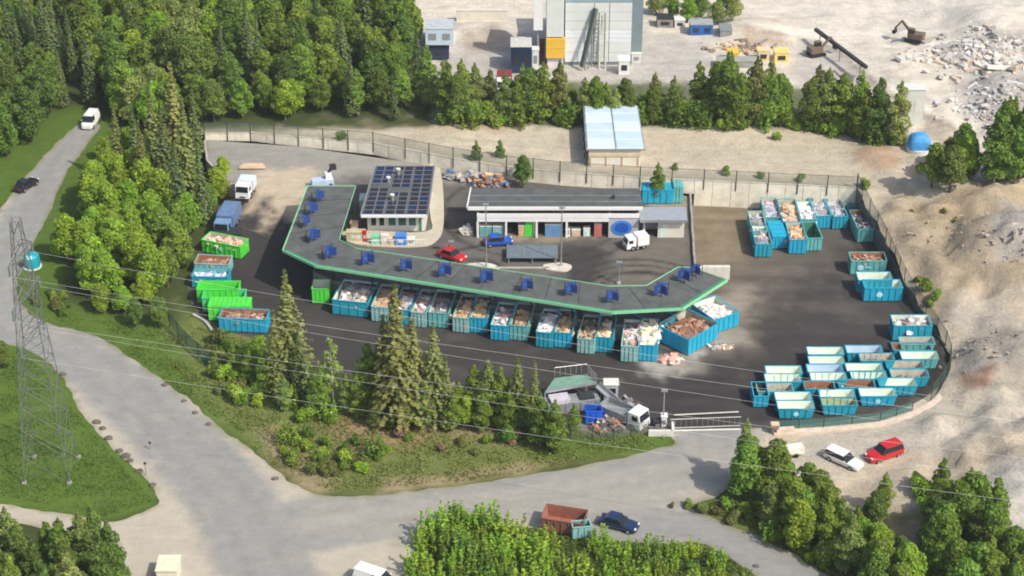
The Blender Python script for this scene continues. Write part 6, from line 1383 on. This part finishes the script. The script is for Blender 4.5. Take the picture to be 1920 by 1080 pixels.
e = MB(); e.box((-1.6, 0, 1.85), (2.4, 1.7, .5), mat('pale_lilac_metal', (.5, .48, .55), .5)); e.build('hopper', r); e = MB(); e.box((1.8, 0, 1.8), (1.8, 1.5, .3), DARK); e.build('press_plate', r)
e = MB(); e.beam((-3.3, -.8, .25), (3.3, -.8, .25), .2, .3, DARK); e.beam((-3.3, .8, .25), (3.3, .8, .25), .2, .3, DARK); e.build('skid', r)
r = skip('saturated blue open bin in front of the steel compactor', P(1112, 790), rad(5), 2.0, 1.5, 1.9, mat('saturated_blue', (.01, .10, .62), .4), inner=BLUE, name='blue_bin', cat='bin')
lorry('hook lift lorry with white cab in front of the entrance lamp', 1168, 790, rad(-38), 0, WHITE, GREYM, L_=6.4, boxed=False, name='hook_lift_lorry')
heap(Matrix.Translation(P(1140, 800)), 4.5, 2.0, 1.0, PALD + PALR[:2], 80, .8, 'scrap_heap', 'dark tangled scrap behind the blue bin')
heap(Matrix.Translation(P(1182, 772)) @ Matrix.Rotation(rad(-38), 4, 'Z'), 2.2, 1.4, .6, PALD, 24, .6, 'scrap_load', 'dark load on the hook lift lorry', z0=1.0)
r = thing('steel_ramp', 'narrow grey steel conveyor ramp leaning up behind the hook lift lorry', 'ramp')
e = MB(); e.beam(P(1165, 762, .6), P(1120, 722, 2.6), 1.1, .2, STEEL); e.build('deck', r)
e = MB(); e.beam(P(1168, 758, 1.), P(1124, 718, 3.), .1, .5, GREYM); e.build('side_plate', r)
for t in (.2, .85): p = P(1165, 762, .6).lerp(P(1120, 722, 2.6), t); MB().bar((p.x, p.y, 0), p, .09, GREYM, 4).build('leg', r)
r = thing('weighing_cabin', 'pale grey control cabin behind the compactor', 'cabin', P(1145, 745), 0)
e = MB(); e.box((0, 0, 1.1), (1.7, 1.4, 2.2), mat('grey_blue_panel', (.42, .47, .48), .6)); e.build('body', r); e = MB(); e.box((0, -.72, 1.4), (1.1, .04, .7), GLASS); e.build('window', r); e = MB(); e.box((0, 0, 2.26), (1.9, 1.6, .1), WHITE2); e.build('roof', r)
# low tarp between lamps in the court
r = thing('covered_rack', 'low blue grey covered rack between the two lamp posts of the court', 'rack', P(998, 492, ZP), 0)
e = MB(); e.box((0, 1.4, .9), (7.0, 3.6, .1), mat('blue_grey_sheet', (.13, .17, .2), .6, var=.2)); e.build('cover', r)
for x in (-3.2, 0, 3.2):
    for y in (-.3, 3.1): e = MB(); e.box((x, y, .42), (.12, .12, .85), GREYM); e.build('leg', r)
for x in (-1.2, 1.6): e = MB(); e.box((x, 1.4, .98), (.08, 3.6, .05), GREYM); e.build('strap', r)
for pts, lab in (([(873, 498), (900, 494), (925, 497), (935, 506), (900, 508)], 'pale concrete island at the foot of the left lamp post'), ([(1020, 498), (1050, 494), (1072, 500), (1060, 510), (1025, 506)], 'pale concrete island at the foot of the right lamp post')):
    e = MB(); e.prism(smooth(W(pts, ZP), 4), ZP, ZP + .16, mat('island_concrete', (.58, .54, .46), .9)); tag(e.build('traffic_island'), lab, 'traffic island')
e = MB(); e.beam(P(930, 503, ZP) + Vector((0, 0, .08)), P(1030, 503, ZP) + Vector((0, 0, .08)), .3, .16, CONC); tag(e.build('kerb'), 'straight kerb between the two lamp islands', kind='structure')
# white wall right of the platform end
r = thing('block_wall', 'low white concrete block wall at the foot of the sandy ramp', 'wall')
for k in range(4):
    p = P(1318 + k * 14, 522, 0); e = MB(); e.box((p.x, p.y, .95), (1.05, .7, 1.9), mat('white_concrete', (.62, .6, .54), .9, var=.12)); e.build('block', r)
# teal bell container by the side road
p = P(61, 500); r = thing('recycling_bell', 'round teal recycling bell on a pale base beside the side road', 'recycling container', p)
e = MB(); rings = [[(k * math.cos(2 * math.pi * i / 18), k * math.sin(2 * math.pi * i / 18), z_) for i in range(18)] for k, z_ in ((1.1, .1), (1.14, 1.3), (1.08, 1.75), (.9, 1.95), (.3, 2.05))]; e.tube(rings, mat('bell_teal', (.015, .32, .42), .5)); e.build('shell', r)
e = MB(); e.bar((0, 0, 0), (0, 0, .12), 1.3, WHITE2, 18); e.build('base', r); e = MB(); e.box((-.1, -.75, 1.8), (.9, .5, .5), mat('pale_cyan', (.4, .75, .78), .5), rx=-.6); e.build('hatch', r)

# ---------------------------------------------------------------- posts, lamps, gate, small things
def lamp(u, v, h, label, z=0., arm=0.):
    p = P(u, v, z); r = thing('lamp_post', label, 'lamp post', p)
    MB().bar((0, 0, 0), (0, 0, h), .11, STEEL, 6, .07).build('pole', r)
    e = MB(); e.box((0, 0, h + .08), (.75, .5, .16), STEEL); e.build('lamp_head', r); MB().box((0, 0, .15), (.5, .5, .3), CONC).build('footing', r)
lamp(1243, 797, 4.9, 'grey lamp post beside the entrance gate')
lamp(912, 502, 9.6, 'tall lamp post on the left island of the inner court', ZP); lamp(1052, 500, 9.0, 'tall lamp post on the right island of the inner court', ZP); lamp(1160, 532, 3.2, 'short white lamp post by the canopy edge in the court', ZP)
lamp(1284, 228, 6.5, 'thin pale lamp post in the tree row behind the terrace', ZT); lamp(846, 480, 2.2, 'small white post beside the red car', ZP)
r = thing('sliding_gate', 'long white sliding gate across the yard entrance', 'gate')
for zz, nm in ((.25, 'lower_rail'), (1.5, 'upper_rail')): e = MB(); e.beam(P(1256, 806, 0) + Vector((0, 0, zz)), P(1388, 801, 0) + Vector((0, 0, zz)), .06, .07, WHITE2); e.build(nm, r)
for k in range(14): p = P(1256 + k * 10.1, 806 - k * .38); MB().bar(p + Vector((0, 0, .2)), p + Vector((0, 0, 1.5)), .016, STEEL, 4).build('gate_bar', r)
e = MB(); e.add([P(1250, 806, .02 + .01), P(1388, 803, .03), P(1388, 806, .03), P(1250, 809, .03)], [(0, 1, 2, 3)], WHITE2); tag(e.build('gate_track'), 'pale gate track across the entrance road', kind='structure')
block('white electrical cabinet behind the small wall at the gate', 'electrical_cabinet', 'cabinet', 1240, 1250, 800, 1.4, .8, WHITE, z=0)
block('dark machine box at the foot of the entrance lamp post', 'gate_motor', 'box', 1226, 1240, 802, .8, .8, DARK, z=0)
e = MB(); e.beam(P(1216, 812, .4), P(1262, 812, .4), .3, .8, WHITE2); e.beam(P(1262, 812, .5), P(1261, 796, .5), .3, 1., WHITE2); tag(e.build('corner_wall'), 'small white L shaped wall at the grass tip by the gate', 'wall')
e = MB(); e.beam(P(1264, 778, .5), P(1385, 772, .5), .1, .12, WHITE2); tag(e.build('barrier_bar'), 'thin white barrier bar behind the sliding gate', 'barrier')
r = thing('box_trailer', 'small cream box trailer left of the white estate car', 'trailer', P(1489, 853), rad(12))
e = MB(); e.box((0, 0, .85), (2.1, 1.2, .8), mat('cream_white', (.75, .73, .65), .6)); e.build('body', r); e = MB(); e.box((-1.2, -.2, .5), (.35, .7, .9), DARK); e.build('front_box', r)
for sy in (-1, 1): c = Vector((0, sy * .65, .3)); e = MB(); e.bar(c - Vector((0, .08, 0)), c + Vector((0, .08, 0)), .3, BLACK, 10); e.build('wheel', r)
e = MB(); e.box((0, 0, .35), (2.2, .7, .7), mat('pinkish_concrete', (.62, .5, .42), .9), M=Matrix.Translation(P(1472, 812)) @ Matrix.Rotation(.1, 4, 'Z')); tag(e.build('concrete_block'), 'pale pinkish concrete block at the kerb by the entrance skips', 'block')
e = MB(); e.box((0, 0, .6), (.9, .8, 1.2), DBR, M=Matrix.Translation(P(1452, 811))); e.box((0, 0, 1.25), (1.0, .9, .1), TAN, M=Matrix.Translation(P(1452, 811))); tag(e.build('waste_bin'), 'small brown bin at the kerb end by the entrance skips', 'bin')
r = thing('white_block_hut', 'cream slab hut at the bottom edge beside the lower left thicket', 'hut', P(318, 1082), 0)
e = MB(); e.box((0, 0, .9), (2.2, 2.6, 1.8), CREAM); e.build('body', r); e = MB(); e.box((0, 0, 1.86), (2.4, 2.8, .12), mat('pale_yellow_roof', (.7, .68, .5), .8)); e.build('roof', r)
def boulder(u, v, s, lab):
    p = P(u, v); q_ = random.Random(int(u * 7 + v)); bm = bmesh.new(); s *= .72; bmesh.ops.create_icosphere(bm, subdivisions=2, radius=s)
    for vv in bm.verts: k = 1 + .35 * noise.noise(vv.co * 1.4 / s + Vector((u, v, 0))); vv.co = Vector((vv.co.x * k * 1.25, vv.co.y * k, max(vv.co.z * k * .7, -.1 * s)))
    me = bpy.data.meshes.new('boulder'); bm.to_mesh(me); bm.free(); me.materials.append(mat('boulder_stone', (.12, .105, .09), .95, var=.3, scale=3, bump=.05))
    o = bpy.data.objects.new('boulder', me); COL.objects.link(o); o.location = p + Vector((0, 0, s * .1)); tag(o, lab, 'boulder', 'boulders along the road edges')
for u, v, s, lab in [(118, 702, .5, 'dark boulder at the top of the left grass tip by the pylon'), (182, 792, .6, 'dark boulder second down the left road edge'), (192, 804, .5, 'dark boulder touching the one above it on the left road edge'), (204, 822, .6, 'dark boulder beside the pylon lawn, middle of the string'), (224, 846, .5, 'small boulder right of the pylon foot'),
                     (236, 856, .65, 'broad boulder on the lawn edge near the pylon foot'), (244, 864, .5, 'boulder just below the broad one on the lawn edge'), (262, 884, .5, 'boulder near the lower tip of the pylon lawn'), (286, 910, .5, 'last boulder at the lower tip of the pylon lawn'), (309, 722, .45, 'boulder on the right verge of the curved road, topmost'),
                     (345, 752, .4, 'pinkish boulder on the right verge, second from the top'), (366, 774, .45, 'boulder on the right verge above the meadow, third'), (391, 796, .45, 'boulder on the right verge above the meadow, fourth'), (516, 898, .45, 'boulder at the meadow point between the two roads'), (1262, 812, .3, 'small stone at the gate wall'), (1418, 1062, .4, 'dark stone on the lower right road')]:
    boulder(u, v, s, lab)
for u, v, h, z, lab in [(274, 890, 1.6, 0, 'thin roadside marker post by the left boulders'), (282, 842, .9, 0, 'short dark bollard standing on the road surface')]:
    r = thing('marker_post', lab, 'post', P(u, v, z)); MB().bar((0, 0, 0), (0, 0, h), .05, GREYM, 5).build('pole', r); e = MB(); e.box((0, 0, h), (.3, .12, .25), DARK); e.build('cap', r)

# ---------------------------------------------------------------- pylon and overhead wires
PYS = mat('pylon_steel', (.13, .14, .135), .7, .0, var=.15)
pp = P(97, 882); py = thing('pylon', 'tall grey lattice power pylon standing on the lawn at the left', 'pylon', pp)
Hp = 33.; lev = [0, 3.6, 7, 10, 12.5, 15, 17.2, 19.4, 21.6, 23.8, 26, 28.2, 30.6, Hp]
wd = lambda z_: 2.6 * (1 - z_ / 19) + 1.35 * (z_ / 19) if z_ < 19 else 1.35 * (1 - (z_ - 19) / 16) + .35 * ((z_ - 19) / 16)
for sx in (-1, 1):
    for sy in (-1, 1):
        e = MB()
        for z0_, z1_ in zip(lev[:-1], lev[1:]): e.bar((sx * wd(z0_), sy * wd(z0_), z0_), (sx * wd(z1_), sy * wd(z1_), z1_), .065, PYS, 4)
        e.build('leg', py); e = MB(); e.box((sx * wd(0), sy * wd(0), .08), (.5, .5, .25), CONC_D); e.build('footing', py)
for z0_, z1_ in zip(lev[:-1], lev[1:]):
    e = MB(); a, b = wd(z0_), wd(z1_)
    for (x0_, y0_), (x1_, y1_) in (((-1, -1), (1, -1)), ((1, -1), (1, 1)), ((1, 1), (-1, 1)), ((-1, 1), (-1, -1))):
        e.bar((x0_ * a, y0_ * a, z0_), (x1_ * b, y1_ * b, z1_), .032, PYS, 4); e.bar((x1_ * a, y1_ * a, z0_), (x0_ * b, y0_ * b, z1_), .032, PYS, 4); e.bar((x0_ * b, y0_ * b, z1_), (x1_ * b, y1_ * b, z1_), .026, PYS, 4)
    e.build('bracing', py)
arms = []
for z_, ln in ((18.4, 3.0), (23.6, 3.8), (28.6, 2.8)):
    for s_ in (-1, 1):
        e = MB(); w_ = wd(z_)
        for y_ in (-1, 1): e.bar((0, y_ * w_, z_), (s_ * .6, s_ * ln, z_ + .2), .07, PYS, 4); e.bar((0, y_ * w_, z_ + 1.6), (s_ * .6, s_ * ln, z_ + .2), .06, PYS, 4)
        e.build('cross_arm', py); e = MB(); t = Vector((s_ * .6, s_ * ln, z_ + .2)); e.bar(t, t - Vector((0, 0, 1.3)), .12, mat('insulator_glass', (.15, .2, .2), .2), 6); e.build('insulator', py); arms.append(pp + t - Vector((0, 0, 1.3)))
WIRE = mat('aluminium_wire', (.62, .62, .60), .5, .2)
ends = [(2100, 965, 17), (2100, 925, 17), (2100, 880, 22), (2100, 850, 22), (2100, 812, 27), (2100, 790, 27)]
for i, (a, (u, v, z_)) in enumerate(zip(arms, ends)):
    b = P(u, v, z_); e = MB(); n = 26; sag = .5 + i * .08
    pts_ = [a.lerp(b, k / n) - Vector((0, 0, sag * 4 * (k / n) * (1 - k / n))) for k in range(n + 1)]
    for p, q in zip(pts_[:-1], pts_[1:]): e.bar(p, q, .014, WIRE, 4)
    tag(e.build('power_line'), ['lowest front wire of the power line crossing the yard entrance', 'lowest rear wire of the power line', 'middle front wire of the power line', 'middle rear wire of the power line over the canopy spruces', 'upper front wire of the power line', 'topmost rear wire of the power line'][i], 'power line', 'wires from the pylon across the yard')
# ---------------------------------------------------------------- thin haze over the whole place
hb = MB(); hb.box((0, 1700, 64.7), (6400, 5000, 132), mat('haze_none', (1, 1, 1)))
hz = hb.build('haze'); hm = bpy.data.materials.new('haze_air'); hm.use_nodes = True; hn = hm.node_tree; hn.nodes.remove(hn.nodes['Principled BSDF'])
pv = hn.nodes.new('ShaderNodeVolumePrincipled'); pv.inputs['Density'].default_value = .00014; pv.inputs['Color'].default_value = (.93, .95, 1, 1); pv.inputs['Anisotropy'].default_value = .2
hn.links.new(pv.outputs[0], hn.nodes['Material Output'].inputs['Volume'])
hz.data.materials.clear(); hz.data.materials.append(hm); tag(hz, 'thin summer haze over the valley', kind='stuff')
